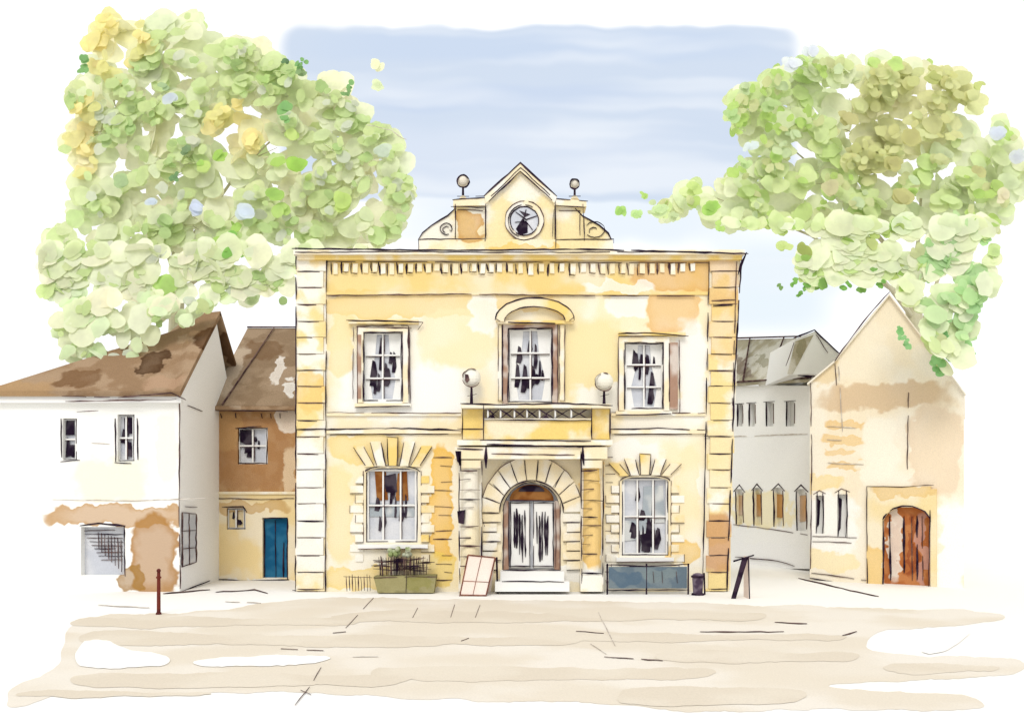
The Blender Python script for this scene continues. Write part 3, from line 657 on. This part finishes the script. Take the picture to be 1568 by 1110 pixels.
RG.slab('side_door_head', po_m, PG, [(1351, 775)]+arc(1388, 800, 37, 25, 90, 180, 8), -.15, .088)
RG.slab('side_door_head', po_m, PG, [(1425, 775)]+arc(1388, 800, 37, 25, 0, 90, 8), -.15, .088)
for pts, w in (([(1352, 903), (1353, 840), (1352, 796)], 3.6), (arc(1388, 800, 37, 26, 170, 5, 14), 3.2), ([(1327, 744), (1380, 745), (1430, 742)], 2), ([(1327, 744), (1328, 898)], 2.0), ([(1424, 780), (1422, 898)], 2.2), ([(1345, 901), (1420, 898)], 2.6)):
    RG.ink('door_edge_lines', ink, PG, pts, w, .11, dry=.06)
for x, w in ((1362, 4), (1384, 5), (1396, 2.6), (1404, 4), (1412, 2.4)): RG.ink('door_lines', ink if w > 3 else inkw, PG, [(x, 786+R.uniform(0, 10)), (x+R.uniform(-1, 2), 888)], w, -.15, dry=.06)
RG.done()

# ================================================================= STREET FURNITURE
SB = Thing('sandwich_board')
QS = Wall((-3, -1.2), (3, -1.2))
board = mat('board_panel', (250, 232, 220), var=.5, grain=.05)
wood = mat('brown_wood', (120, 74, 62), var=.5, light=(176, 124, 100), nscale=4)
f = [QS.at(716, 850), QS.at(758, 854), QS.at(744, 911), QS.at(704, 910)]
f[0].y += .28; f[1].y += .28
SB.prism('front_panel', board, f, Vector((0, .03, 0)))
g = [f[0]+Vector((0, .04, 0)), f[1]+Vector((0, .04, 0)), Vector((f[2].x+.12, -.5, 0.0)), Vector((f[3].x+.12, -.5, 0.0))]
SB.prism('back_panel', board, g, Vector((0, .03, 0)))
z0 = lambda v_: Vector((v_.x, v_.y, 0))
def bar(o, part, m, a_, b_, r=.025): o.tube(part, m, a_, b_, r, r*.8, 8)
fr = Vector((0, -.01, 0))
for a_, b_ in ((f[0], f[1]), (f[1], z0(f[2])), (f[2], f[3]), (f[0], z0(f[3]))): bar(SB, 'frame', wood, a_+fr, b_+fr, .022)
bar(SB, 'frame', ink, f[1]+Vector((.04, .05, 0)), Vector((f[1].x+.06, -.5, 0)), .03); bar(SB, 'frame', wood, f[0]*.5+f[1]*.5+fr, f[2]*.5+f[3]*.5+fr, .01)
bar(SB, 'frame', wood, f[0]*.35+f[3]*.65+fr, f[1]*.35+f[2]*.65+fr, .01)
SB.done()
S2 = Thing('sandwich_board')
Q2 = Wall((3, -1.8), (9, -1.8))
t0 = Q2.at(1137, 853); t1 = Q2.at(1146, 852); l0 = Q2.at(1120, 918); rr1 = Q2.at(1160, 918)
S2.prism('edge_panel', ink, [t0, t1, Vector((l0.x+.12, l0.y, 0)), Vector((l0.x, l0.y, 0))], Vector((0, .04, 0)))
S2.prism('side_panel', board, [t1, t1+Vector((0, .5, 0)), Vector((rr1.x-.25, -1.3, 0)), Vector((rr1.x-.25, -1.8, 0))], Vector((.03, 0, 0)))
bar(S2, 'legs', ink, t0+Vector((-.25, 0, -.1)), t1+Vector((.15, 0, .05)), .025); bar(S2, 'legs', ink, Vector((t1.x, -1.8, t1.z)), Vector((rr1.x-.22, -1.8, 0)), .02)
S2.done()

BO = Thing('bollard')
c = G.at(243, 940)
bm = mat('bollard_paint', (120, 58, 50), var=.5, light=(60, 40, 50), nscale=4)
BO.tube('post', bm, c, c+Vector((0, 0, 1.0)), .045, .038, 12); BO.tube('base', bm, c, c+Vector((0, 0, .05)), .07, .06, 12); BO.ball('cap', bm, c+Vector((0, 0, 1.04)), .05, 12)
BO.tube('collar', bm, c+Vector((0, 0, .86)), c+Vector((0, 0, .9)), .06, .06, 12)
BO.done()

CB = Thing('cafe_barrier')
QB = Wall((2, -.75), (6, -.75))
cb = mat('blue_grey_canvas', (108, 124, 136), QB, [(960, 885, 30, 12, (84, 108, 130), .8, .4), (1010, 878, 24, 12, (132, 146, 148), .8, .4)], var=.4, light=(150, 160, 160), nscale=1.6)
CB.rect('canvas', cb, QB, 932, 867, 1052, 900, -.03, 0)
for x in (930, 990, 1054): CB.tube('posts', ink, QB.at(x, 862, -.02), Vector((QB.at(x, 900).x, -.73, 0)), .025, .025, 8)
CB.ink('rails', ink, QB, [(928, 864), (990, 866), (1056, 863)], 3, .02); CB.ink('rails', ink, QB, [(928, 903), (1056, 902)], 3, .02); CB.ink('rails', ink, QB, [(929, 866), (930, 902)], 3, .02)
for x in (1000, 1014, 1036): CB.ink('rails', inkw, QB, [(x, 874), (x+1, 892)], 2, .02)
CB.done()

PT = Thing('planter')
QP = Wall((-5, -.6), (-2, -.6))
pm = mat('olive_planter', (146, 140, 98), QP, [(600, 893, 30, 12, (172, 164, 118), .8, .4), (645, 893, 22, 12, (150, 146, 84), .8, .4)], var=.4, light=(188, 180, 140), nscale=2)
gr = mat('shrub_green', (150, 164, 112), var=.4, nscale=3)
PT.slab('trough', pm, QP, [(572, 882), (668, 880), (664, 907), (578, 907)], -.45, 0)
PT.ink('rim', inkw, QP, [(572, 884), (620, 882), (670, 882)], 2, .02, dry=.2); PT.ink('rim', ink, QP, [(622, 880), (622, 906)], 1.6, .02)
for i in range(38):
    x = 580+R.uniform(0, 76); y = 854+R.uniform(0, 20)
    PT.ink('stems', ink if i % 3 else inkw, QP, [(x-12, y), (x+12, y+R.uniform(-2, 2))], 2.2, -.1-R.uniform(0, .2), dry=.1)
    PT.ink('stems', ink if i % 3 == 0 else inkw, QP, [(x, 850+R.uniform(0, 4)), (x+R.uniform(-3, 3), 882)], 2.0, -.1-R.uniform(0, .2), dry=.1)
for i in range(22):
    p_ = QP.at(596+R.uniform(0, 32), 838+R.uniform(0, 12), -.2-R.uniform(0, .2))
    PT.ball('shrub', gr, p_, R.uniform(.04, .09), 8)
for i in range(9):
    x = 530+i*4.5; PT.ink('railing', ink if i % 2 else inkw, QP, [(x, 878+R.uniform(0, 4)), (x+1, 904)], 2.2, 0, dry=.1)
PT.ink('railing', ink, QP, [(526, 882), (570, 884)], 2, .01)
PT.done()

LB = Thing('litter_bin')
cbp = Vector((G.at(1072, 912).x, G.at(1072, 912).y+.3, 0))
bm2 = mat('dark_bin', (80, 66, 84), var=.5, light=(160, 146, 160), nscale=5)
LB.tube('drum', bm2, cbp, cbp+Vector((0, 0, .5)), .13, .16, 14); LB.tube('rim', ink, cbp+Vector((0, 0, .5)), cbp+Vector((0, 0, .55)), .19, .19, 14); LB.tube('foot', ink, cbp, cbp+Vector((0, 0, .05)), .19, .17, 14)
LB.tube('post', ink, cbp+Vector((.22, .1, 0)), cbp+Vector((.2, .1, .62)), .025, .025, 8)
LB.ball('lid', bm2, cbp+Vector((0, 0, .55)), .16, 14, .5)
LB.done()

# ================================================================= GROUND
gm = mat('pale_ground', (254, 253, 250), var=.5, light=(255, 250, 240), k=.82, nscale=.12, grain=0)
GT = Thing('ground')
GT.poly('ground', gm, [Vector((-900, -200, 0)), Vector((900, -200, 0)), Vector((900, 1500, 0)), Vector((-900, 1500, 0))], [[0, 1, 2, 3]])
GT.done(single=True)
def patch(m, uv, z, jit=3):
    P = list(uv)
    for _ in range(3):
        Q = []
        for i in range(len(P)):
            a_, b_ = P[i], P[(i+1) % len(P)]
            Q += [(a_[0]*.75+b_[0]*.25, a_[1]*.75+b_[1]*.25), (a_[0]*.25+b_[0]*.75, a_[1]*.25+b_[1]*.75)]
        P = Q
    Q = []
    for i in range(len(P)):
        a_, b_ = P[i], P[(i+1) % len(P)]; k = max(1, int(math.hypot(b_[0]-a_[0], b_[1]-a_[1])/6))
        for j in range(k):
            x = a_[0]+(b_[0]-a_[0])*j/k; y = a_[1]+(b_[1]-a_[1])*j/k
            x2 = x+jit*2.5*noise.noise(Vector((x*.025, y*.05, z*999))); y2 = y+jit*1.2*noise.noise(Vector((x*.02, y*.05, z*999+5)))+jit*.5*noise.noise(Vector((x*.11, y*.1, 3)))
            Q.append(G.at(x2, y2, z))
    pv.poly('paved_square', m, Q, [list(range(len(Q)))])
pv = Thing('paved_square')
pave_m = mat('beige_paving', (238, 228, 211), var=.75, light=(249, 243, 233), nscale=.35, grain=.035, k=.76)
pave2 = mat('beige_paving_deep', (232, 221, 203), var=.6, light=(241, 232, 216), nscale=.5, grain=.035, k=.76)
patch(pave_m, [(100, 942), (330, 936), (420, 918), (560, 914), (760, 918), (1000, 920), (1300, 930), (1530, 934), (1545, 950), (1400, 962), (1335, 966), (1325, 1003), (1555, 1004), (1575, 1020), (1555, 1034), (1420, 1040), (1230, 1048), (1380, 1060), (1500, 1062), (1515, 1090), (1250, 1082), (1060, 1092), (930, 1074), (700, 1072), (440, 1056), (200, 1064), (90, 1062), (40, 1080), (4, 1082), (14, 1050), (80, 1028), (100, 1000)], .004)
for (ua, ub, va, vb) in ((104, 560, 944, 958), (112, 420, 966, 986), (500, 1180, 936, 950), (360, 900, 972, 988), (820, 1300, 968, 980), (100, 640, 1030, 1050), (20, 330, 1056, 1066), (560, 1100, 1020, 1040), (940, 1240, 1050, 1078), (1000, 1320, 996, 1012), (1350, 1540, 1014, 1028)):
    patch(pave2, [(ua, (va+vb)/2), (ua+20, va), ((ua*2+ub)/3, va-2), ((ua+2*ub)/3, va+3), (ub-20, va+1), (ub, (va+vb)/2), (ub-30, vb), ((ua+2*ub)/3, vb-2), ((ua*2+ub)/3, vb+3), (ua+20, vb)], .008+R.uniform(0, .0025))
patch(gm, [(112, 994), (150, 972), (190, 994), (262, 1002), (264, 1020), (180, 1022), (112, 1020)], .014)
patch(gm, [(290, 1008), (480, 1001), (520, 1008), (470, 1018), (300, 1020)], .014)
patch(gm, [(1400, 1000), (1450, 970), (1500, 962), (1440, 1002)], .014)
pv.done(single=True)
GL = Thing('paving_joints')
for pts, w in (([(572, 914), (548, 940), (520, 970)], 1.6), ([(492, 1020), (474, 1050), (452, 1078)], 1.6), ([(640, 930), (632, 945)], 2.2), ([(696, 924), (690, 944)], 2.2), ([(735, 925), (728, 944)], 2.2), ([(430, 992), (495, 995)], 1.6),
               ([(882, 965), (925, 968)], 1.6), ([(904, 984), (928, 1000)], 1.5), ([(925, 1004), (1015, 1010)], 1.6), ([(916, 936), (942, 988)], 1.2), ([(1186, 951), (1236, 954)], 2.4), ([(1072, 966), (1200, 966)], 1.7), ([(1290, 972), (1312, 965)], 1.8),
               ([(250, 908), (290, 904), (322, 902)], 2.2), ([(330, 905), (390, 902), (410, 907)], 2.0), ([(345, 920), (400, 922)], 1.4), ([(706, 980), (718, 976)], 2.0), ([(460, 1055), (476, 1062)], 1.6), ([(510, 968), (530, 966)], 1.8), ([(1222, 884), (1290, 900), (1346, 912)], 2.2), ([(150, 925), (240, 930)], 1.2), ([(540, 1004), (580, 1004)], 1.2)):
    GL.ink('paving_joints', inkw if w > 1.5 else faint, G, pts, w, .02, dry=.1, th=.004)
GL.done(single=True)

# ================================================================= TREES
def leaf_material():
    m = bpy.data.materials.new('leaf_clumps'); m.use_nodes = True; nt = m.node_tree
    bs = nt.nodes['Principled BSDF']; out = nt.nodes['Material Output']; nt.nodes.remove(bs)
    at = new(nt, 'ShaderNodeAttribute', attribute_name='leafcol')
    pos = new(nt, 'ShaderNodeNewGeometry').outputs['Position']
    g = noi(nt, pos, 2.2, 2, .6)
    gf = mrange(nt, g.outputs['Fac'], .3, .7, .93, 1.07, False)
    sc = new(nt, 'ShaderNodeVectorMath', operation='SCALE'); nt.links.new(at.outputs['Color'], sc.inputs[0]); nt.links.new(gf, sc.inputs[3])
    d = new(nt, 'ShaderNodeBsdfDiffuse'); t = new(nt, 'ShaderNodeBsdfTranslucent')
    nt.links.new(sc.outputs[0], d.inputs[0]); nt.links.new(sc.outputs[0], t.inputs[0])
    m1 = new(nt, 'ShaderNodeMixShader'); m1.inputs[0].default_value = .4; nt.links.new(d.outputs[0], m1.inputs[1]); nt.links.new(t.outputs[0], m1.inputs[2])
    nt.links.new(m1.outputs[0], out.inputs[0])
    return m
LM = leaf_material()
def inpoly(x, y, P):
    c = False; n = len(P)
    for i in range(n):
        x1, y1 = P[i]; x2, y2 = P[(i+1) % n]
        if (y1 > y) != (y2 > y) and x < (x2-x1)*(y-y1)/(y2-y1)+x1: c = not c
    return c
def crown(dabs, e):
    V, Fa, C = [], [], []
    for (c, r, nrm, col) in dabs:
        x = nrm.orthogonal().normalized(); y = nrm.cross(x); n = 16; b = len(V); th = R.uniform(0, 6.28); el = R.uniform(.62, .95)
        V.append(c+nrm*r*.06); C.append(col)
        lob = R.choice((3, 4, 5)); p1 = R.uniform(0, 6.28); p2 = R.uniform(0, 6.28); am = R.uniform(.03, .12)
        for i in range(n):
            t = 2*math.pi*i/n; rad = r*(1+am*math.sin(lob*t+p1)+.12*math.sin(2*t+p2)+R.uniform(-.03, .03))
            X = math.cos(t)*rad; Y = math.sin(t)*rad*el
            V.append(c+x*(X*math.cos(th)-Y*math.sin(th))+y*(X*math.sin(th)+Y*math.cos(th))); C.append(col)
        for i in range(n): Fa.append([b, b+1+i, b+1+(i+1) % n])
    me = bpy.data.meshes.new('crown'); me.from_pydata([tuple(v) for v in V], [], Fa); me.materials.append(LM)
    ca = me.color_attributes.new('leafcol', 'FLOAT_COLOR', 'POINT'); flat = []
    for c in C: flat += [c[0], c[1], c[2], 1]
    ca.data.foreach_set('color', flat)
    me.update(); ob = bpy.data.objects.new('crown', me); bpy.context.collection.objects.link(ob); ob.parent = e
LK = .98
def soft(col, layer):
    """mute towards pale grey-cream"""
    t = (.2, .2, .1)[layer]; q = (240, 238, 222)
    return tuple(c*(1-t)+g*t for c, g in zip(col, q))
def tree(name, outline, dc, thick, trunk_u, colf, extra, counts, limb_targets, front=None, scrib=()):
    cx = sum(p[0] for p in outline)/len(outline); cy = sum(p[1] for p in outline)/len(outline)
    us = [p[0] for p in outline]; vs = [p[1] for p in outline]
    dabs = []
    for (n, s0, s1, layer, thr) in counts:
        k = 0; tries = 0
        while k < n and tries < n*40:
            tries += 1
            u = R.uniform(min(us), max(us)); v = R.uniform(min(vs), max(vs))
            s_ = R.uniform(s0, s1)
            if not inpoly(u, v, outline): continue
            if not all(inpoly(u+s_*.7*a_, v+s_*.7*b_, outline) for a_, b_ in ((1, 0), (-1, 0), (0, 1), (0, -1))): continue
            g = noise.noise(Vector((u/40., v/32., layer*.22)))+.5*noise.noise(Vector((u/15., v/15., layer*.3+7)))
            if g > thr: continue
            sg = 1 if R.random() < .25 else -1
            d = dc+sg*thick*(.25+.25*layer+R.uniform(0, .3))
            if front: d = front(u, v, d)
            P = pt(u, v, d)
            nr = Vector((R.uniform(-.12, .12), -1*(1 if d < dc else -1), R.uniform(.1, .35)))
            if R.random() < .06: nr = Vector((R.uniform(-1, 1), R.uniform(-1, 1), R.uniform(-.2, 1)))
            col = soft(colf(u, v, layer), layer)
            jj = R.uniform(-3, 3)
            col = tuple(max(0, min(255, c_+jj+R.uniform(-2, 2))) for c_ in col)
            dabs.append((P, s_*d/F, nr.normalized(), alb(col, LK, .93)))
            k += 1
    for (u, v, r, col) in extra:
        d = dc-thick*1.15
        if front: d = front(u, v, d)
        P = pt(u, v, d)
        for q in range(3):
            dabs.append((P+Vector((R.uniform(-.16, .16), R.uniform(-.1, .1), R.uniform(-.12, .12))), r*d/F*R.uniform(.55, .9), Vector((R.uniform(-.15, .15), -1, R.uniform(.1, .3))).normalized(), alb(tuple(c*.88+g*.12 for c, g in zip(col, (240, 238, 222))), LK, .93)))
    t = Thing(name)
    bk_m = mat('pale_bark', (206, 200, 170), var=.5, light=(226, 222, 200), nscale=2)
    base = Vector(((trunk_u-U0)*dc/F, dc-D0, 0)); top = pt(trunk_u+(cx-trunk_u)*.3, cy+110, dc)
    mid = base.lerp(top, .5)+Vector((.15, 0, 0))
    t.tube('trunk', bk_m, base, mid, .48, .36, 14); t.tube('trunk', bk_m, mid, top, .36, .26, 14)
    for (u, v, dd) in limb_targets:
        tgt = pt(u, v, dc+dd); st = mid.lerp(top, R.uniform(.5, 1)); m1 = st.lerp(tgt, .5)+Vector((0, 0, .5))
        t.tube('limbs', bk_m, st, m1, .1, .05, 8); t.tube('limbs', bk_m, m1, tgt, .05, .012, 8)
        for _ in range(3):
            w_ = m1.lerp(tgt, R.uniform(0, .8)); t.tube('twigs', bk_m, w_, w_+Vector((R.uniform(-1.2, 1.2), R.uniform(-.6, .6), R.uniform(0, 1.1))), .03, .008, 6)
    TP = Wall((-5, dc-thick*1.3-D0), (5, dc-thick*1.3-D0))
    for pts in scrib: t.ink('pencil_scribbles', faint, TP, pts, 1.3, 0, dry=.03, jit=1.5, step=6)  # pencil scribble strokes drawn as thin strips in front of the crown
    e = t.done(); crown(dabs, e)

LO = [(140, 22), (205, 10), (262, 4), (306, 18), (334, 56), (395, 50), (436, 86), (484, 92), (540, 116), (556, 166), (616, 194), (634, 250), (638, 312), (606, 366), (552, 404), (470, 404), (462, 444), (402, 490), (336, 470), (290, 498), (222, 540), (200, 574), (98, 556), (76, 492), (48, 440), (60, 366), (108, 330), (88, 270), (98, 150), (118, 76)]
def colL(u, v, layer):
    g = noise.noise(Vector((u/60., v/48., 3.1))); h = noise.noise(Vector((u/26., v/24., 8.)))
    yel = math.exp(-((u-175)/60)**2-((v-55)/60)**2)+math.exp(-((u-360)/50)**2-((v-200)/50)**2)+.8*math.exp(-((u-122)/28)**2-((v-210)/80)**2)
    if layer == 0:
        if yel > .5: return (246, 241, 198)
        return (233, 239, 208) if g > .08 else ((224, 234, 192) if g > -.12 else (240, 240, 210))
    if yel > .42+.3*h: return (241, 229, 158) if h > 0 else (226, 222, 150)
    if layer == 1:
        if v > 440: return (210, 230, 182) if h > 0 else (222, 237, 198)
        return (210, 224, 168) if g > .1 else ((196, 219, 150) if g > -.1 else (221, 230, 190))
    grn = math.exp(-((u-440)/60)**2-((v-240)/60)**2)+math.exp(-((u-340)/50)**2-((v-255)/40)**2)+math.exp(-((u-360)/40)**2-((v-380)/40)**2)
    if grn > .5: return (172, 210, 108) if h > 0 else (192, 217, 130)
    return (178, 204, 138) if h > .15 else ((200, 218, 156) if h > -.2 else (206, 213, 194))
DG = (120, 170, 104)
exL = [(130, 88, 9, DG), (128, 104, 8, DG), (440, 95, 6, (90, 124, 86)), (455, 100, 6, DG), (468, 96, 5, DG), (460, 112, 8, (134, 164, 114)), (530, 142, 7, (114, 154, 96)), (540, 130, 6, DG), (580, 98, 12, (236, 238, 200)), (575, 128, 10, (220, 232, 190)),
       (435, 165, 14, (132, 184, 112)), (440, 182, 9, (132, 184, 112)), (268, 272, 8, (110, 150, 100)), (284, 228, 8, (120, 148, 108)), (350, 365, 13, (130, 190, 88)), (366, 378, 15, (142, 196, 96)), (348, 384, 11, (130, 190, 88)), (452, 248, 16, (160, 206, 88)), (420, 296, 20, (164, 206, 102)), (430, 320, 14, (180, 212, 120)), (305, 314, 15, (206, 216, 238)), (375, 325, 18, (216, 228, 244)), (260, 150, 12, (208, 218, 230)), (520, 306, 18, (190, 216, 124)), (258, 436, 22, (178, 214, 120)), (72, 446, 16, (210, 230, 160)), (82, 380, 14, (210, 230, 160)), (440, 410, 14, (170, 204, 130)), (428, 432, 14, (188, 216, 144)), (340, 240, 16, (168, 208, 100)), (232, 310, 10, (208, 220, 238)), (180, 275, 14, (176, 202, 150)), (250, 132, 10, (170, 196, 150)), (160, 215, 12, (180, 204, 140)), (590, 230, 18, (200, 214, 196)), (400, 120, 12, (180, 210, 130))]  # pale blue dabs are painted sky showing through the crown, not leaves
def frontL(u, v, d):
    if v > 455: return R.uniform(27.2, 28.2) if u < 320 else d
    if v > 380: return min(d, 34.0)
    return d
scr = [[(392, 368), (384, 380), (396, 392), (380, 402), (394, 414), (404, 408), (398, 426)], [(336, 392), (350, 398), (356, 414), (344, 428), (334, 418), (342, 404)], [(360, 420), (372, 440), (390, 436), (384, 452), (372, 462)], [(408, 392), (424, 410), (418, 436)], [(205, 410), (222, 424), (230, 440)], [(560, 190), (600, 200), (622, 214)]]
tree('broadleaf_tree', LO, 37, 1.9, 250, colL, exL, [(520, 14, 28, 0, .14), (800, 9, 19, 1, -.02), (520, 5, 12, 2, -.12)],
     [(160, 120, 0), (300, 100, 1), (450, 180, -1), (560, 280, 0), (130, 300, 1), (360, 330, -1), (240, 220, 0)], frontL, scr)

RO = [(985, 312), (1030, 288), (1080, 264), (1120, 258), (1150, 240), (1112, 200), (1110, 140), (1180, 106), (1240, 66), (1300, 86), (1345, 76), (1400, 86), (1450, 100), (1510, 116), (1534, 176), (1570, 216), (1596, 250), (1596, 314), (1534, 344), (1530, 434), (1500, 474), (1492, 550), (1440, 582), (1420, 540), (1398, 480), (1356, 434), (1300, 440), (1232, 452), (1212, 414), (1222, 368), (1165, 354), (1110, 350), (1070, 340), (1000, 340)]
def colR(u, v, layer):
    g = noise.noise(Vector((u/56., v/50., 13.1))); h = noise.noise(Vector((u/26., v/24., 18.)))
    olive = math.exp(-((u-1350)/70)**2-((v-190)/95)**2)+.8*math.exp(-((u-1450)/60)**2-((v-150)/60)**2)
    mint = math.exp(-((u-1465)/60)**2-((v-420)/110)**2)
    if layer == 0:
        if olive > .5: return (230, 229, 186)
        return (234, 240, 208) if g > 0 else (225, 235, 196)
    if mint > .45+.2*h: return (172, 212, 146) if g > 0 else (190, 220, 164)
    if olive > .4+.25*h: return (202, 204, 142) if h > 0 else (214, 218, 160)
    if layer == 1: return (210, 228, 162) if g > .05 else ((194, 220, 140) if g > -.15 else (220, 232, 184))
    if v > 340 and u < 1380: return (150, 188, 92) if h > 0 else (176, 198, 114)
    return (178, 208, 116) if h > .1 else ((200, 206, 152) if h > -.2 else (196, 213, 168))
OG = (112, 168, 74)
exR = [(948, 324, 11, (162, 206, 110)), (972, 326, 10, (188, 222, 150)), (990, 298, 6, (172, 208, 112)), (1012, 322, 14, (202, 224, 170)), (1192, 438, 5, (114, 154, 84)), (1220, 452, 5, OG), (1216, 432, 6, OG), (1240, 436, 7, OG), (1256, 434, 12, (120, 164, 78)), (1280, 432, 9, OG), (1298, 436, 7, OG), (1320, 438, 8, (124, 174, 84)), (1348, 414, 11, (132, 182, 92)), (1352, 436, 7, OG), (1384, 504, 7, (120, 182, 110)), (1386, 530, 7, (132, 188, 122)), (1380, 518, 6, (132, 188, 122)), (1436, 570, 8, (128, 190, 118)), (1440, 520, 16, (134, 194, 124)), (1436, 550, 12, (150, 204, 136)), (1446, 490, 18, (160, 208, 142)), (1460, 540, 12, (140, 198, 124)), (1476, 528, 14, (152, 202, 132)), (1488, 548, 5, (128, 190, 118)), (1450, 460, 20, (168, 210, 148)), (1490, 470, 16, (170, 212, 150)), (1522, 436, 9, (192, 216, 162)), (1530, 206, 16, (214, 222, 236)), (1560, 240, 14, (208, 214, 222)), (1240, 80, 16, (222, 228, 240)), (1212, 100, 14, (222, 228, 238)), (1150, 222, 12, (214, 226, 230)), (1084, 318, 18, (162, 206, 100)), (1060, 290, 14, (190, 214, 130)), (1100, 346, 7, (172, 208, 112)), (1200, 380, 12, (200, 220, 140)), (1230, 382, 14, (160, 176, 92)), (1150, 330, 12, (190, 200, 150)), (1270, 285, 16, (202, 198, 154)), (1380, 300, 20, (194, 192, 130)), (1370, 250, 18, (188, 186, 122)), (1300, 180, 14, (192, 188, 132)), (1396, 210, 18, (190, 188, 124)), (1426, 120, 14, (178, 186, 112)), (1500, 130, 10, (196, 206, 130)), (1372, 98, 14, (192, 220, 132)), (1335, 96, 12, (192, 220, 132)), (1500, 262, 12, (192, 192, 132)), (1540, 300, 12, (220, 214, 182)), (1330, 370, 14, (190, 204, 130)), (1180, 160, 12, (180, 206, 140)), (1120, 175, 12, (176, 206, 140)), (1140, 250, 12, (186, 212, 150))]  # the bluish dabs stand in for sky between the leaves
def frontR(u, v, d):
    if v > 430 and u > 1360: return R.uniform(25.4, 26.2)
    if v > 340: return min(d, 29.)
    return d
tree('broadleaf_tree', RO, 33, 2.2, 1430, colR, exR, [(450, 13, 26, 0, .12), (700, 9, 18, 1, -.02), (480, 5, 11, 2, -.1)],
     [(1180, 200, 0), (1300, 150, 1), (1420, 180, -1), (1500, 280, 0), (1090, 300, 1), (1280, 380, -3), (1420, 320, 0)], frontR)

# ================================================================= SKY + LIGHT
WS = 1.15
w = bpy.data.worlds.new('World'); bpy.context.scene.world = w; w.use_nodes = True; nt = w.node_tree
bg = nt.nodes['Background']
tc = new(nt, 'ShaderNodeTexCoord').outputs['Generated']
sx = new(nt, 'ShaderNodeSeparateXYZ'); nt.links.new(tc, sx.inputs[0])
yy = math_(nt, 'MAXIMUM', sx.outputs[1], .05)
cb_ = new(nt, 'ShaderNodeCombineXYZ'); nt.links.new(math_(nt, 'DIVIDE', sx.outputs[0], yy), cb_.inputs[0]); nt.links.new(math_(nt, 'DIVIDE', sx.outputs[2], yy), cb_.inputs[2])
vec = cb_.outputs[0]
nz = noi(nt, vec, 12, 2, .6)
pd = vmath(nt, 'ADD', vec, vmath(nt, 'MULTIPLY', vmath(nt, 'SUBTRACT', nz.outputs['Color'], (.5, .5, .5)), (.022, .022, .022)))
def S(u, v): return ((u-U0)/F, (V0-v)/F)
def sw(u, v, ru, rv, rgb, st, soft, *sq): return (S(u, v), (ru/F, rv/F), raw(rgb, 1/WS), st, soft, *sq)
wht = raw((253, 253, 253))
col = washes(nt, pd, wht, [
    sw(1180, 440, 130, 100, (232, 243, 251), .9, .9), sw(880, 320, 330, 70, (228, 239, 250), .8, .8),
    sw(824, 172, 404, 136, (210, 223, 241), .97, .5, 1), sw(820, 70, 420, 30, (203, 219, 242), .6, .9), sw(740, 150, 330, 24, (202, 217, 241), .5, .9), sw(760, 245, 330, 66, (224, 233, 247), .7, .9)])
st_map = vmath(nt, 'MULTIPLY', pd, (1.6, 1, 15))
sn = noi(nt, st_map, 1.6, 2, .55)
sf = mrange(nt, sn.outputs['Fac'], .46, .68, 0, .65)
col = mixc(nt, sf, col, raw((241, 246, 252), 1/WS*1.02))
# open sky only in a gap between bright clouds
box = washes(nt, vec, raw((0, 0, 0)), [(S(850, 270), (520/F, 268/F), raw((255, 255, 255)), 1, .9, 1)])
col = mixc(nt, box, wht, col)
fr_ = math_(nt, 'GREATER_THAN', sx.outputs[1], .06)
col = mixc(nt, fr_, wht, col)
sky = new(nt, 'ShaderNodeTexSky', sky_type='NISHITA'); sky.sun_disc = False; sky.sun_elevation = math.radians(42); sky.sun_rotation = math.radians(190)
col2 = mixc(nt, .002, col, sky.outputs[0], 'ADD')
nt.links.new(col2, bg.inputs['Color']); bg.inputs['Strength'].default_value = WS

L = bpy.data.lights.new('sun', 'SUN'); L.energy = 1.6; L.angle = math.radians(22); L.color = (1, .96, .9)
so = bpy.data.objects.new('sun', L); bpy.context.collection.objects.link(so)
sd = Vector((-.14, -.72, .66)).normalized()
so.rotation_euler = sd.to_track_quat('Z', 'Y').to_euler()

cam = bpy.data.cameras.new('camera'); co = bpy.data.objects.new('camera', cam); bpy.context.collection.objects.link(co)
co.location = EYE; co.rotation_euler = (math.radians(90), 0, 0)
cam.sensor_width = 36; cam.lens = F/1568*36; cam.shift_y = (V0-554.5)/1568; cam.clip_end = 4000
sc = bpy.context.scene; sc.camera = co
sc.view_settings.view_transform = 'Standard'; sc.view_settings.look = 'None'; sc.view_settings.exposure = 0
